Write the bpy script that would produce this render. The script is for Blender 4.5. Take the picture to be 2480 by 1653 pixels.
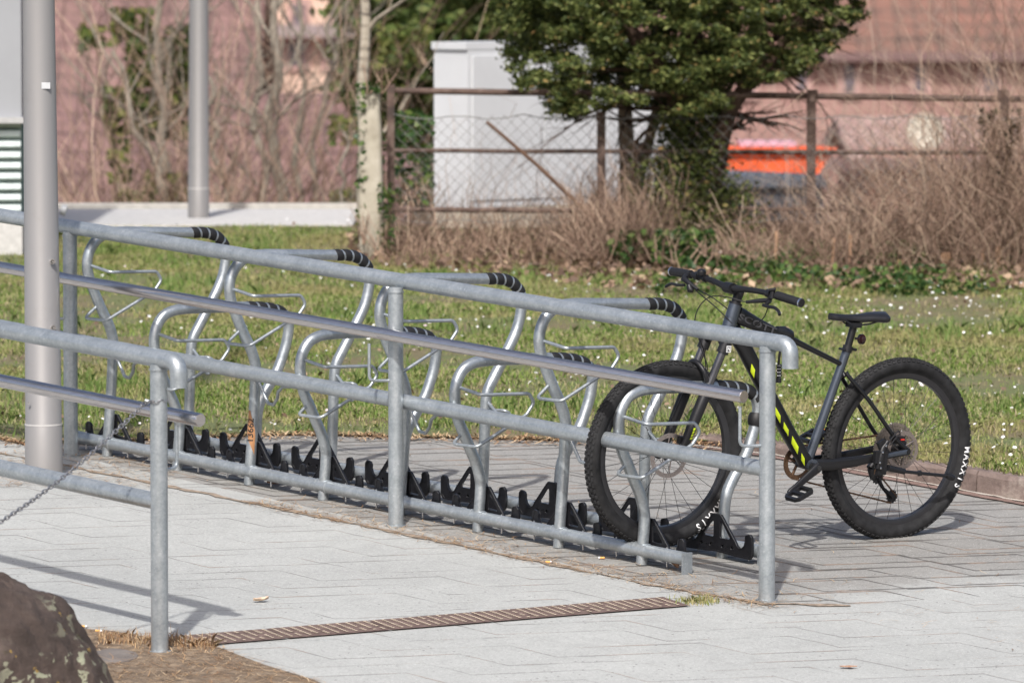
import bpy, bmesh, math, random
import numpy as np
from mathutils import Vector, Matrix, noise
random.seed(7); rng = np.random.default_rng(11)
for o in list(bpy.data.objects): bpy.data.objects.remove(o)
sc = bpy.context.scene
# ------------------------------------------------------------------ camera, sky, sun, exposure
FP, CX, CY, PITCH, HC = 13600.0, 1240.0, 826.5, math.radians(3.9), 2.4
sp, cp = math.sin(PITCH), math.cos(PITCH)
cam_d = bpy.data.cameras.new('camera'); cam = bpy.data.objects.new('camera', cam_d)
sc.collection.objects.link(cam); sc.camera = cam
cam.location = (0, 0, HC); cam.rotation_euler = (math.radians(90) - PITCH, 0, 0)
cam_d.sensor_width = 36; cam_d.sensor_fit = 'HORIZONTAL'; cam_d.lens = FP / 2480 * 36
cam_d.clip_end = 1000; cam_d.clip_start = 0.5
cam_d.dof.use_dof = True; cam_d.dof.focus_distance = 22.0; cam_d.dof.aperture_fstop = 5.0
SUN_ELEV, SUN_AZ = math.radians(47), math.radians(187.6)     # azimuth clockwise from +y
w = bpy.data.worlds.new('World'); sc.world = w; w.use_nodes = True
nt = w.node_tree; bg = nt.nodes['Background']
sky = nt.nodes.new('ShaderNodeTexSky'); sky.sky_type = 'NISHITA'; sky.sun_disc = False
sky.sun_elevation = SUN_ELEV; sky.sun_rotation = SUN_AZ
nt.links.new(sky.outputs[0], bg.inputs[0]); bg.inputs[1].default_value = 0.13; sky.dust_density = 4.0; sky.air_density = .8; sky.ozone_density = .6
sd = bpy.data.lights.new('sun', 'SUN'); sd.energy = 3.4; sd.angle = math.radians(1.3); sd.color = (1, .972, .94)
so = bpy.data.objects.new('sun', sd); sc.collection.objects.link(so)
sdir = Vector((math.sin(SUN_AZ) * math.cos(SUN_ELEV), math.cos(SUN_AZ) * math.cos(SUN_ELEV), math.sin(SUN_ELEV)))
so.rotation_euler = sdir.to_track_quat('Z', 'Y').to_euler(); so.location = (0, -5, 20)
sc.view_settings.view_transform = 'Standard'; sc.view_settings.look = 'None'
sc.view_settings.gamma = 1; sc.view_settings.use_curve_mapping = False; sc.view_settings.exposure = 0.28
sc.render.resolution_x = 1024; sc.render.resolution_y = 682
# ------------------------------------------------------------------ geometry of the site
V = Vector
CAM = V((0, 0, HC))
def px(u, v, Z):                      # point seen at photo pixel (u, v) at depth Z
    X = (u - CX) * Z / FP; Y = (v - CY) * Z / FP
    return V((X, Z * cp - Y * sp, HC - Z * sp - Y * cp))
def pd(u, v, Z): return px(u * 1.0544, v * 1.0544, Z)
NC = V((.0261, -.9904, -.1375)).normalized(); KC = -3.863
NW = V((NC.x, -NC.y * sp + NC.z * cp, -NC.y * cp - NC.z * sp))
def gz(x, y): return HC + (KC - NW.x * x - NW.y * y) / NW.z           # paving plane
def G(u, v):
    d = V(((u - CX) / FP, (v - CY) / FP, 1)); return px(u, v, KC / NC.dot(d))
def lz(x, y): return min(.274 + .042 * (y - 24.85), .274 + .042 * (35.3 - 24.85))   # lawn
def onpl(u, v, P, n):
    d = px(u, v, 1) - CAM; t = (P - CAM).dot(n) / d.dot(n); return CAM + d * t
# ------------------------------------------------------------------ helpers
COL = sc.collection
class MB:
    def __init__(s): s.v = []; s.f = []
    def add(s, vs, fs):
        b = len(s.v); s.v += [tuple(p) for p in vs]; s.f += [tuple(b + i for i in f) for f in fs]; return s
    def box(s, c, sz, M=None):
        hx, hy, hz = sz[0] / 2, sz[1] / 2, sz[2] / 2
        vs = [V((x, y, z)) for x in (-hx, hx) for y in (-hy, hy) for z in (-hz, hz)]
        vs = [(M @ q if M else q) + V(c) for q in vs]
        return s.add(vs, [(0, 1, 3, 2), (4, 6, 7, 5), (0, 4, 5, 1), (2, 3, 7, 6), (0, 2, 6, 4), (1, 5, 7, 3)])
    def tube(s, pts, r, n=12, caps=True):
        pts = [V(p) for p in pts]
        rs = r if isinstance(r, (list, tuple)) else [r] * len(pts)
        t0 = (pts[1] - pts[0]).normalized()
        a = V((0, 0, 1)) if abs(t0.z) < .9 else V((1, 0, 0))
        x = t0.cross(a).normalized(); vs = []; m = len(pts)
        for i, p in enumerate(pts):
            t = (pts[min(i + 1, m - 1)] - pts[max(i - 1, 0)]).normalized()
            x = (x - t * x.dot(t)).normalized(); y = t.cross(x)
            for k in range(n):
                an = 2 * math.pi * k / n
                vs.append(p + (x * math.cos(an) + y * math.sin(an)) * rs[i])
        fs = [(i * n + k, i * n + (k + 1) % n, (i + 1) * n + (k + 1) % n, (i + 1) * n + k) for i in range(m - 1) for k in range(n)]
        if caps: fs += [tuple(range(n - 1, -1, -1)), tuple((m - 1) * n + k for k in range(n))]
        return s.add(vs, fs)
    def cyl(s, a, b, r, n=20): return s.tube([a, b], r, n)
    def lathe(s, c, ax, prof, n=64):                 # prof: list of (radius, along axis), closed
        ax = V(ax).normalized(); a = V((0, 0, 1)) if abs(ax.z) < .9 else V((1, 0, 0))
        x = ax.cross(a).normalized(); y = ax.cross(x); m = len(prof)
        vs = [V(c) + (x * math.cos(2 * math.pi * k / n) + y * math.sin(2 * math.pi * k / n)) * r + ax * h for k in range(n) for r, h in prof]
        fs = [(k * m + j, k * m + (j + 1) % m, ((k + 1) % n) * m + (j + 1) % m, ((k + 1) % n) * m + j) for k in range(n) for j in range(m)]
        return s.add(vs, fs)
def mesh_obj(name, vs, fs, mat, parent=None, smooth=True, angle=40):
    me = bpy.data.meshes.new(name)
    loc = V((0, 0, 0))
    r = parent
    while r is not None:
        loc = loc + r.location; r = r.parent
    me.from_pydata([(p[0] - loc.x, p[1] - loc.y, p[2] - loc.z) for p in vs], [], fs)
    me.update()
    o = bpy.data.objects.new(name, me); COL.objects.link(o)
    if mat: me.materials.append(mat)
    if smooth:
        me.polygons.foreach_set('use_smooth', [True] * len(me.polygons))
        me.set_sharp_from_angle(angle=math.radians(angle))
    if parent: o.parent = parent
    return o
def build(mb, name, mat, parent=None, smooth=True, angle=40): return mesh_obj(name, mb.v, mb.f, mat, parent, smooth, angle)
def tag(o, label, cat=None, group=None):
    o['label'] = label
    if cat: o['category'] = cat
    if group: o['group'] = group
    return o
def thing(name, label, cat, loc, group=None):
    o = bpy.data.objects.new(name, None); COL.objects.link(o); o.location = loc; o.empty_display_size = .1
    return tag(o, label, cat, group)
def kind(o, k): o['kind'] = k; return o
def fillet(pts, R, n=8):
    pts = [V(p) for p in pts]; out = [pts[0]]
    for i in range(1, len(pts) - 1):
        r = R[i - 1] if isinstance(R, (list, tuple)) else R
        a = (pts[i - 1] - pts[i]); b = (pts[i + 1] - pts[i]); la, lb = a.length, b.length; a.normalize(); b.normalize()
        ang = a.angle(b); d = min(r / math.tan(ang / 2), la * .49, lb * .49)
        p0 = pts[i] + a * d; p2 = pts[i] + b * d
        for k in range(n + 1):
            t = k / n; out.append(p0 * (1 - t) ** 2 + pts[i] * 2 * t * (1 - t) + p2 * t * t)
    return out + [pts[-1]]
def spline(pts, n=6):
    pts = [V(p) for p in pts]; P = [pts[0] * 2 - pts[1]] + pts + [pts[-1] * 2 - pts[-2]]; out = []
    for i in range(1, len(P) - 2):
        a, b, c, d = P[i - 1:i + 3]
        for k in range(n):
            t = k / n
            out.append(.5 * (2 * b + (c - a) * t + (2 * a - 5 * b + 4 * c - d) * t * t + (3 * b - a - 3 * c + d) * t ** 3))
    return out + [pts[-1]]
def text_geo(s, size, ext, bold=0.0):
    c = bpy.data.curves.new('t', 'FONT'); c.body = s; c.size = size; c.extrude = ext; c.offset = bold; c.resolution_u = 3
    c.align_x = 'CENTER'; c.align_y = 'CENTER'
    o = bpy.data.objects.new('t', c); COL.objects.link(o)
    me = bpy.data.meshes.new_from_object(o.evaluated_get(bpy.context.evaluated_depsgraph_get()))
    vs = [v.co.copy() for v in me.vertices]; fs = [tuple(p.vertices) for p in me.polygons]
    bpy.data.objects.remove(o); bpy.data.meshes.remove(me); return vs, fs
def dense(vs, fs, L):
    bm = bmesh.new(); vv = [bm.verts.new(v) for v in vs]
    for f in fs:
        try: bm.faces.new([vv[i] for i in f])
        except ValueError: pass
    bmesh.ops.triangulate(bm, faces=bm.faces)
    for _ in range(5):
        es = [e for e in bm.edges if e.calc_length() > L]
        if not es: break
        bmesh.ops.subdivide_edges(bm, edges=es, cuts=1); bmesh.ops.triangulate(bm, faces=bm.faces)
    bm.verts.index_update(); r = [v.co.copy() for v in bm.verts], [tuple(v.index for v in f.verts) for f in bm.faces]; bm.free(); return r
def shape_geo(loops, ext, bev=0.0):
    c = bpy.data.curves.new('s', 'CURVE'); c.dimensions = '2D'; c.fill_mode = 'BOTH'; c.extrude = ext; c.bevel_depth = bev
    for lp in loops:
        s = c.splines.new('POLY'); s.points.add(len(lp) - 1); s.use_cyclic_u = True
        for p, q in zip(s.points, lp): p.co = (q[0], q[1], 0, 1)
    o = bpy.data.objects.new('s', c); COL.objects.link(o)
    me = bpy.data.meshes.new_from_object(o.evaluated_get(bpy.context.evaluated_depsgraph_get()))
    vs = [v.co.copy() for v in me.vertices]; fs = [tuple(p.vertices) for p in me.polygons]
    bpy.data.objects.remove(o); bpy.data.meshes.remove(me); return vs, fs
def circ(cx, cy, r, n=14): return [(cx + r * math.cos(2 * math.pi * k / n), cy + r * math.sin(2 * math.pi * k / n)) for k in range(n)]
def np_mesh(name, vs, faces_n, mat, parent=None):
    """vs: (N*faces_n, 3) array; consecutive faces_n vertices make a face"""
    n = len(vs); nf = n // faces_n; me = bpy.data.meshes.new(name)
    loc = np.array(parent.location) if parent else np.zeros(3)
    me.vertices.add(n); me.vertices.foreach_set('co', (vs - loc).astype(np.float32).ravel())
    me.loops.add(n); me.loops.foreach_set('vertex_index', np.arange(n, dtype=np.int32))
    me.polygons.add(nf); me.polygons.foreach_set('loop_start', np.arange(0, n, faces_n, dtype=np.int32))
    try: me.polygons.foreach_set('loop_total', np.full(nf, faces_n, dtype=np.int32))
    except Exception: pass
    me.update(calc_edges=True); me.validate()
    o = bpy.data.objects.new(name, me); COL.objects.link(o); me.materials.append(mat)
    if parent: o.parent = parent
    return o
# ------------------------------------------------------------------ materials
class NT:
    def __init__(s, name, rough=.5, metal=0, spec=None):
        s.m = bpy.data.materials.new(name); s.m.use_nodes = True; s.t = s.m.node_tree; s.b = s.t.nodes['Principled BSDF']
        s.b.inputs['Roughness'].default_value = rough; s.b.inputs['Metallic'].default_value = metal
        if spec is not None: s.b.inputs['Specular IOR Level'].default_value = spec
        s.co = s.n('ShaderNodeTexCoord').outputs['Object']
    def n(s, t, **k):
        q = s.t.nodes.new(t)
        for a, b in k.items(): setattr(q, a, b)
        return q
    def l(s, a, b): s.t.links.new(a, b)
    def inp(s, q, i, v):
        if hasattr(v, 'is_linked') or isinstance(v, bpy.types.NodeSocket): s.l(v, q.inputs[i])
        else: q.inputs[i].default_value = v
    def m2(s, op, a, b=0.0, c=None, clamp=False):
        q = s.n('ShaderNodeMath', operation=op, use_clamp=clamp); s.inp(q, 0, a); s.inp(q, 1, b)
        if c is not None: s.inp(q, 2, c)
        return q.outputs[0]
    def noise(s, scale, detail=4, rough=.55, co=None, dist=0):
        q = s.n('ShaderNodeTexNoise'); s.l(co or s.co, q.inputs['Vector']); q.inputs['Scale'].default_value = scale
        q.inputs['Detail'].default_value = detail; q.inputs['Roughness'].default_value = rough; q.inputs['Distortion'].default_value = dist
        return q.outputs['Fac']
    def voro(s, scale, co=None, out='Distance', feature='F1'):
        q = s.n('ShaderNodeTexVoronoi', feature=feature); s.l(co or s.co, q.inputs['Vector']); q.inputs['Scale'].default_value = scale
        return q.outputs[out]
    def ramp(s, fac, stops):
        q = s.n('ShaderNodeValToRGB'); s.l(fac, q.inputs[0]); e = q.color_ramp.elements
        while len(e) < len(stops): e.new(.5)
        for x, (p, c) in zip(e, stops): x.position = p; x.color = (*c, 1) if len(c) == 3 else c
        return q.outputs[0]
    def mix(s, fac, a, b, mode='MIX'):
        q = s.n('ShaderNodeMixRGB', blend_type=mode); s.inp(q, 0, fac)
        s.inp(q, 1, (*a, 1) if isinstance(a, tuple) and len(a) == 3 else a); s.inp(q, 2, (*b, 1) if isinstance(b, tuple) and len(b) == 3 else b)
        return q.outputs[0]
    def col(s, c): s.inp(s.b, 'Base Color', (*c, 1) if isinstance(c, tuple) and len(c) == 3 else c); return s
    def bump(s, h, st=.3, dist=.01):
        q = s.n('ShaderNodeBump'); s.l(h, q.inputs['Height']); q.inputs['Strength'].default_value = st; q.inputs['Distance'].default_value = dist
        s.l(q.outputs[0], s.b.inputs['Normal']); return s
    def step(s, x, a, b):
        q = s.n('ShaderNodeMapRange', interpolation_type='SMOOTHSTEP'); s.inp(q, 0, x); q.inputs[1].default_value = a; q.inputs[2].default_value = b
        return q.outputs[0]
    def island(s): return s.n('ShaderNodeNewGeometry').outputs['Random Per Island']
def plain(name, c, rough=.5, metal=0, var=.12, scale=20, spec=None, bump=0):
    q = NT(name, rough, metal, spec); f = q.noise(scale, 4)
    a = tuple(x * (1 - var) for x in c); b = tuple(min(1, x * (1 + var)) for x in c)
    q.col(q.ramp(f, [(.3, a), (.7, b)]))
    if bump: q.bump(f, bump, .004)
    return q.m
def galv_mat(name, k=1.0, rough=.4, metal=.7):
    q = NT(name, rough, metal)
    a = q.voro(150, out='Color'); sepn = q.n('ShaderNodeSeparateColor'); q.l(a, sepn.inputs[0])
    b = q.noise(14, 5, .6); c = q.noise(70, 3)
    f = q.m2('ADD', q.m2('MULTIPLY', sepn.outputs[0], .12), q.m2('ADD', q.m2('MULTIPLY', b, .62), q.m2('MULTIPLY', c, .38)))
    col = q.ramp(f, [(.3, (.31 * k, .345 * k, .37 * k)), (.52, (.41 * k, .45 * k, .475 * k)), (.78, (.56 * k, .595 * k, .615 * k))])
    drip = q.step(q.noise(9, 6, .7), .66, .74)
    q.col(q.mix(q.m2('MULTIPLY', drip, .35), col, (.72, .75, .76)))
    fl = q.m2('MULTIPLY', q.m2('LESS_THAN', q.voro(42), .17), q.step(q.noise(11, 3), .45, .6)); q.col(q.mix(q.m2('MULTIPLY', fl, .26), q.mix(q.m2('MULTIPLY', drip, .35), col, (.72, .75, .76)), (.80, .82, .82)))
    r = q.n('ShaderNodeMapRange'); q.l(f, r.inputs[0]); r.inputs[3].default_value = rough - .1; r.inputs[4].default_value = rough + .14
    q.l(r.outputs[0], q.b.inputs['Roughness']); q.bump(c, .12, .002)
    return q.m
GALV = galv_mat('galvanised steel', .86, .38, .62)
GALV2 = galv_mat('bright galvanised steel', .92, .33, .75)
q = NT('brushed stainless', .24, 1); mp = q.n('ShaderNodeMapping'); q.l(q.co, mp.inputs[0]); mp.inputs['Scale'].default_value = (3, 3, 60)
q.col(q.ramp(q.noise(8, 3, .5, mp.outputs[0]), [(.3, (.50, .47, .465)), (.7, (.66, .63, .62))])); STEEL = q.m
q = NT('lamp post paint', .42, .25); q.col(q.mix(q.m2('MULTIPLY', q.step(q.noise(5, 5, .7), .55, .7), .25), (.275, .268, .265), (.22, .205, .19))); LAMP = q.m
PLATE = plain('small white plate', (.75, .76, .78), .4); DARK = plain('dark recess', (.02, .02, .02), .8)
RUB = plain('black rubber', (.009, .009, .010), .55, 0, .3, 40); BPL = plain('black plastic', (.007, .007, .009), .42, 0, .35, 60, bump=.15)
TYRE = plain('tyre rubber', (.019, .019, .020), .75, 0, .45, 25, .25); TREAD = plain('tread rubber', (.026, .026, .027), .85, 0, .4, 60, .25)
SATIN = plain('satin black paint', (.009, .009, .010), .35, .1); MATB = plain('matt black alloy', (.012, .012, .014), .45, .2)
GREYP = plain('anthracite metallic paint', (.085, .10, .125), .30, .65, .1); LIME = plain('lime decal', (.58, .72, .02), .45)
WHITE = plain('white lettering', (.82, .82, .82), .6); RIM = plain('black rim', (.030, .030, .033), .32, .3)
ROTOR = plain('brake disc steel', (.36, .31, .29), .35, .8); RUSTC = plain('oily rusty chain', (.13, .075, .045), .5, .5, .5, 200)
CASS = plain('cassette steel', (.30, .26, .23), .4, .8, .3, 100); SPK = plain('black spoke', (.03, .03, .03), .4, .4)
RED = plain('red caliper', (.55, .03, .02), .4); ORANGE = plain('orange reflector', (.95, .25, .02), .25)
TTXT = plain('grey decal on black', (.055, .055, .06), .5); CHROME = plain('chrome', (.7, .7, .72), .2, 1)
CHAINM = plain('galvanised chain', (.34, .34, .35), .38, .85, .2, 80)
SADM = plain('saddle black', (.012, .012, .014), .38)
STICK = plain('brown packing tape', (.40, .20, .09), .4, 0, .2, 30); INK = plain('black marker ink', (.01, .01, .01), .5)
RUSTP = NT('rusty fence pipe', .8, .1); RUSTP.col(RUSTP.ramp(RUSTP.noise(12, 5), [(.3, (.05, .035, .03)), (.5, (.11, .07, .055)), (.75, (.20, .15, .125))])); RUSTP = RUSTP.m
# pavers: wavy-edged interlocking concrete blocks
def paver_mat(name, base, dark, joint, period, row, jw, jstr, spk, dens=.33, fade=None):
    q = NT(name, .88, 0, .3)
    sx = q.n('ShaderNodeSeparateXYZ'); q.l(q.co, sx.inputs[0]); X, Y = sx.outputs[0], sx.outputs[1]
    wob = q.m2('MULTIPLY', q.m2('SUBTRACT', q.noise(3.0, 3), .5), .03)
    a = q.m2('ADD', q.m2('ADD', X, wob), 50); b = q.m2('ADD', q.m2('ADD', q.m2('ADD', Y, q.m2('MULTIPLY', X, .06)), wob), 50)
    k0 = q.m2('FLOOR', q.m2('DIVIDE', b, row)); d = None
    for j in (-1, 0, 1):
        k = q.m2('ADD', k0, float(j)); wn = q.n('ShaderNodeTexWhiteNoise', noise_dimensions='1D'); q.l(k, wn.inputs['W'])
        t = q.m2('FRACT', q.m2('DIVIDE', q.m2('ADD', a, q.m2('MULTIPLY', wn.outputs[0], period)), period))
        wv = q.m2('MINIMUM', q.m2('MULTIPLY', t, .40 * period), q.m2('MULTIPLY', q.m2('SUBTRACT', 1.0, t), 1.05 * period))
        dj = q.m2('ABSOLUTE', q.m2('SUBTRACT', b, q.m2('ADD', q.m2('MULTIPLY', k, row), wv)))
        d = dj if d is None else q.m2('MINIMUM', d, dj)
    jn = q.m2('MULTIPLY', jw, q.m2('MAXIMUM', .02, q.m2('MULTIPLY', q.m2('SUBTRACT', q.noise(3.1, 5, .7), dens), 5.0)))
    jm = q.m2('SUBTRACT', 1.0, q.m2('DIVIDE', d, q.m2('MINIMUM', jn, jw * 1.1)), clamp=True)
    fine = q.m2('ADD', q.m2('MULTIPLY', q.noise(75, 2, .8), .6), q.m2('MULTIPLY', q.noise(200, 2, .8), .4)); big = q.noise(1.1, 6, .65); mid = q.noise(9, 5, .7)
    f = q.m2('ADD', q.m2('MULTIPLY', fine, 1.25), q.m2('ADD', q.m2('MULTIPLY', mid, .34), q.m2('MULTIPLY', big, .46)))
    f = q.m2('MULTIPLY', f, .62)
    col = q.ramp(f, [(.36, dark), (.58, base), (.80, tuple(min(1, x * 1.35) for x in base))])
    if fade:
        sd_ = q.m2('SUBTRACT', Y, q.m2('ADD', fade[1] - fade[0] * fade[2], q.m2('MULTIPLY', X, fade[2])))
        sd_ = q.m2('ADD', sd_, q.m2('MULTIPLY', q.m2('SUBTRACT', q.noise(1.3, 5, .65), .5), 2.2))
        fc_ = q.m2('SUBTRACT', 1.0, q.step(sd_, -.15, .75))
        col = q.mix(fc_, col, q.ramp(f, [(.36, (.235, .238, .227)), (.58, (.345, .352, .338)), (.80, (.465, .475, .456))]))
    gate = q.step(q.noise(4, 3), .42, .6)
    sk = q.m2('MULTIPLY', q.m2('LESS_THAN', q.voro(26), .13), gate)
    col = q.mix(q.m2('MULTIPLY', sk, .75), col, (.10, .095, .09))
    sk = q.m2('LESS_THAN', q.voro(80), .13 + spk * .4)
    col = q.mix(q.m2('MULTIPLY', sk, .4 + spk), col, (.13, .12, .115))
    wk = q.m2('LESS_THAN', q.voro(60), .13)
    col = q.mix(q.m2('MULTIPLY', wk, .45), col, (.80, .79, .77))
    jc = q.mix(q.step(q.noise(5, 4), .5, .62), joint, (.22, .14, .09))
    col = q.mix(q.m2('MULTIPLY', jm, jstr), col, jc); q.col(col)
    h = q.m2('SUBTRACT', q.m2('MULTIPLY', fine, .5), q.m2('MULTIPLY', jm, 1.2)); q.bump(h, .5, .004)
    return q.m
la, lb = G(800, 1253), G(1600, 1417)
def lin(a, b, t): return a + (b - a) * t
L1 = lin(la, lb, 1.356 * .965); L2 = G(2480, 1438); LX = L1 + (L2 - L1) * ((3.2 - L1.x) / (L2.x - L1.x))
RAMPM = paver_mat('pale ramp pavers', (.345, .352, .338), (.235, .238, .227), (.12, .11, .10), .62, .19, .012, .70, .02, .40)
BAYM = paver_mat('weathered grey pavers', (.245, .24, .225), (.09, .087, .08), (.040, .034, .03), .60, .115, .017, .92, .14, .33, (L1.x, L1.y, (LX.y - L1.y) / (LX.x - L1.x)))
q = NT('lawn soil', .95); q.col(q.mix(q.step(q.noise(2.2, 4), .42, .6), q.ramp(q.noise(30, 5), [(.3, (.10, .085, .04)), (.7, (.20, .165, .09))]), q.ramp(q.noise(40, 5), [(.3, (.075, .09, .03)), (.7, (.16, .18, .07))]))); q.bump(q.noise(60, 4), .6, .02); LAWNM = q.m
def island_mat(name, stops, rough=.7, trans=0, patch=None):
    q = NT(name, rough, 0, .25); c = q.ramp(q.island(), stops)
    if patch:
        c = q.mix(q.m2('MULTIPLY', q.step(q.noise(patch[0], 3, .6), patch[3], patch[4]), patch[2]), c, patch[1])
    q.col(c)
    if trans:
        tr = q.n('ShaderNodeBsdfTranslucent'); q.l(c, tr.inputs[0]); mx = q.n('ShaderNodeMixShader'); mx.inputs[0].default_value = trans
        q.l(q.b.outputs[0], mx.inputs[1]); q.l(tr.outputs[0], mx.inputs[2]); q.l(mx.outputs[0], q.t.nodes['Material Output'].inputs[0])
    return q.m
GRASSM = island_mat('grass blades', [(0, (.12, .20, .035)), (.3, (.19, .30, .06)), (.55, (.30, .38, .10)), (.75, (.44, .42, .21)), (1, (.56, .46, .30))], .6, .35, (1.3, (.46, .38, .19), .55, .46, .62))
DAISYM = island_mat('daisy petals', [(0, (.9, .9, .88)), (.8, (.88, .88, .88)), (1, (.85, .62, .68))], .6, .2)
NEEDLE = island_mat('dry needles and twigs', [(0, (.20, .11, .06)), (.4, (.36, .22, .12)), (.75, (.52, .36, .20)), (1, (.62, .48, .32))], .8)
LEAFD = island_mat('dry leaves', [(0, (.10, .065, .048)), (.5, (.19, .125, .088)), (.9, (.30, .205, .14)), (1, (.45, .33, .22))], .7)
YEWM = island_mat('yew needles', [(0, (.024, .038, .012)), (.35, (.060, .085, .024)), (.7, (.145, .175, .05)), (.96, (.235, .26, .085)), (1, (.42, .26, .11))], .55, .3)
IVYM = island_mat('ivy leaves', [(0, (.02, .05, .015)), (.6, (.05, .10, .025)), (1, (.14, .19, .05))], .45, .15)
CONM = island_mat('conifer foliage', [(0, (.035, .06, .015)), (.6, (.075, .11, .025)), (1, (.14, .16, .045))], .6, .2)
TWIGM = island_mat('bare brown twigs', [(0, (.10, .065, .05)), (.5, (.25, .165, .12)), (.85, (.40, .285, .21)), (1, (.56, .44, .32))], .85)
BARK = NT('grey brown bark', .9); BARK.col(BARK.ramp(BARK.noise(14, 6, .7), [(.3, (.13, .11, .085)), (.6, (.28, .245, .195)), (.8, (.42, .38, .315))])); BARK.bump(BARK.noise(30, 4), .5, .02); BARK = BARK.m
YBARK = plain('dark yew bark', (.075, .045, .03), .9, 0, .5, 12, bump=.5); TBARK = plain('tan bark', (.28, .21, .15), .9, 0, .35, 14, bump=.5)
q = NT('pale birch bark', .8); mp = q.n('ShaderNodeMapping'); q.l(q.co, mp.inputs[0]); mp.inputs['Scale'].default_value = (6, 6, 26)
q.col(q.ramp(q.noise(1, 4, .6, mp.outputs[0]), [(.34, (.12, .10, .08)), (.44, (.33, .29, .23)), (.8, (.47, .42, .34))])); BIRCH = q.m
CONC = NT('old concrete', .9); CONC.col(CONC.ramp(CONC.noise(7, 6, .65), [(.3, (.28, .25, .19)), (.6, (.42, .385, .31)), (.8, (.52, .48, .40))])); CONC.bump(CONC.noise(60, 4), .3, .006); CONC = CONC.m
SOILM = NT('needle covered soil', .95); SOILM.col(SOILM.ramp(SOILM.noise(18, 6, .7), [(.25, (.07, .05, .035)), (.5, (.19, .14, .095)), (.75, (.36, .28, .19))])); SOILM.bump(SOILM.noise(40, 5), .8, .02); SOILM = SOILM.m
q = NT('lichen covered sandstone', .9); f1 = q.noise(5, 6, .65); c = q.ramp(f1, [(.3, (.035, .025, .02)), (.55, (.10, .072, .06)), (.78, (.20, .155, .13))])
lm = q.m2('MULTIPLY', q.step(q.noise(16, 3, .55, dist=.6), .55, .60), q.step(q.noise(2.3, 2), .47, .60)); sxr = q.n('ShaderNodeSeparateXYZ'); q.l(q.co, sxr.inputs[0]); lm = q.m2('MULTIPLY', lm, q.step(q.m2('SUBTRACT', sxr.outputs[0], sxr.outputs[2]), -.33, -.12)); c = q.mix(lm, c, (.44, .45, .32))
om = q.m2('MULTIPLY', q.step(q.noise(22, 3), .66, .70), q.step(q.noise(3.1, 2), .50, .6)); c = q.mix(om, c, (.42, .27, .06))
mm = q.m2('MULTIPLY', q.step(q.noise(9, 4), .64, .70), .8); c = q.mix(mm, c, (.07, .065, .02)); q.col(c); q.bump(q.noise(26, 8, .75), 1.0, .035); ROCKM = q.m
q = NT('red sandstone kerb', .9); c = q.ramp(q.noise(8, 6, .65), [(.28, (.09, .065, .055)), (.55, (.20, .15, .13)), (.8, (.31, .255, .225))])
vm = q.step(q.voro(7, out='Distance'), .26, .20); vm = q.m2('MULTIPLY', vm, q.step(q.noise(6, 2), .55, .62)); c = q.mix(vm, c, (.47, .44, .30))
c = q.mix(q.m2('MULTIPLY', q.step(q.noise(3, 4, .7), .56, .66), .6), c, (.40, .35, .30)); q.col(c); q.bump(q.noise(25, 5, .7), .6, .015); KERBM = q.m
MORTAR = plain('pale kerb mortar', (.46, .42, .37), .9, 0, .15, 30); REDSET = plain('red clay gutter', (.21, .14, .118), .9, 0, .3, 20)
q = NT('slotted drain grating', .85, .1); q.col(q.ramp(q.noise(30, 5), [(.3, (.10, .065, .055)), (.7, (.20, .14, .12))])); GRATE = q.m
SANDJ = plain('sand in drain slots', (.52, .43, .32), .95, 0, .3, 80)
# ------------------------------------------------------------------ ground sheets
A, C_, D_, Bp = G(1857, 1455), G(959, 1274), G(172, 1102), G(387, 1578)
E1 = (A - D_).normalized(); EH = V((E1.x, E1.y, 0)).normalized(); E2 = V((-EH.y, EH.x, 0)); Z1 = V((0, 0, 1))
def onray(Zc, X): return X, Zc
border = [(-14, 34.9), (-12.0, 34.85), (-2.12, 24.36), (-1.0, 24.83), (.85, 24.88), (1.15, 24.62), (1.97, 23.73), (5, 20.5), (14, 11)]
la, lb = G(800, 1253), G(1600, 1417)
def lin(a, b, t): return a + (b - a) * t
dl = (lb - la); L0 = la - dl * 12; L1 = lin(la, lb, (1885 - 800) / 800.0 * 1.0 * .965); L2 = G(2480, 1438) ; LX = L1 + (L2 - L1) * ((3.2 - L1.x) / (L2.x - L1.x))
def sheet(name, poly, zf, mat, off=0, skirt=0):
    if sum(a[0] * b[1] - b[0] * a[1] for a, b in zip(poly, poly[1:] + poly[:1])) < 0: poly = poly[::-1]
    bm = bmesh.new(); vs = [bm.verts.new((x, y, zf(x, y) + off)) for x, y in poly]; f = bm.faces.new(vs)
    bmesh.ops.triangulate(bm, faces=[f]); me = bpy.data.meshes.new(name); bm.to_mesh(me); bm.free()
    o = bpy.data.objects.new(name, me); COL.objects.link(o); me.materials.append(mat)
    return o
# underlying base so that nothing is ever see-through
kind(sheet('base_ground', [(-60, -20), (60, -20), (60, 28), (-60, 28)], lambda x, y: gz(x, y) - .5, SOILM), 'structure')
kind(sheet('bay_paving', [(-2.12, 24.36), (L1.x, L1.y), (LX.x, LX.y), (3.4, 22.206)] + border[::-1][2:-3] , gz, BAYM), 'structure')
kind(sheet('ramp_paving', [(-2.12, 24.36), (-12, 34.85), (-20, 34.9), (-20, -10), (20, -10), (14, 11), (5, 20.5), (3.4, 22.206), (LX.x, LX.y), (L1.x, L1.y)], gz, RAMPM), 'structure')
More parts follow.
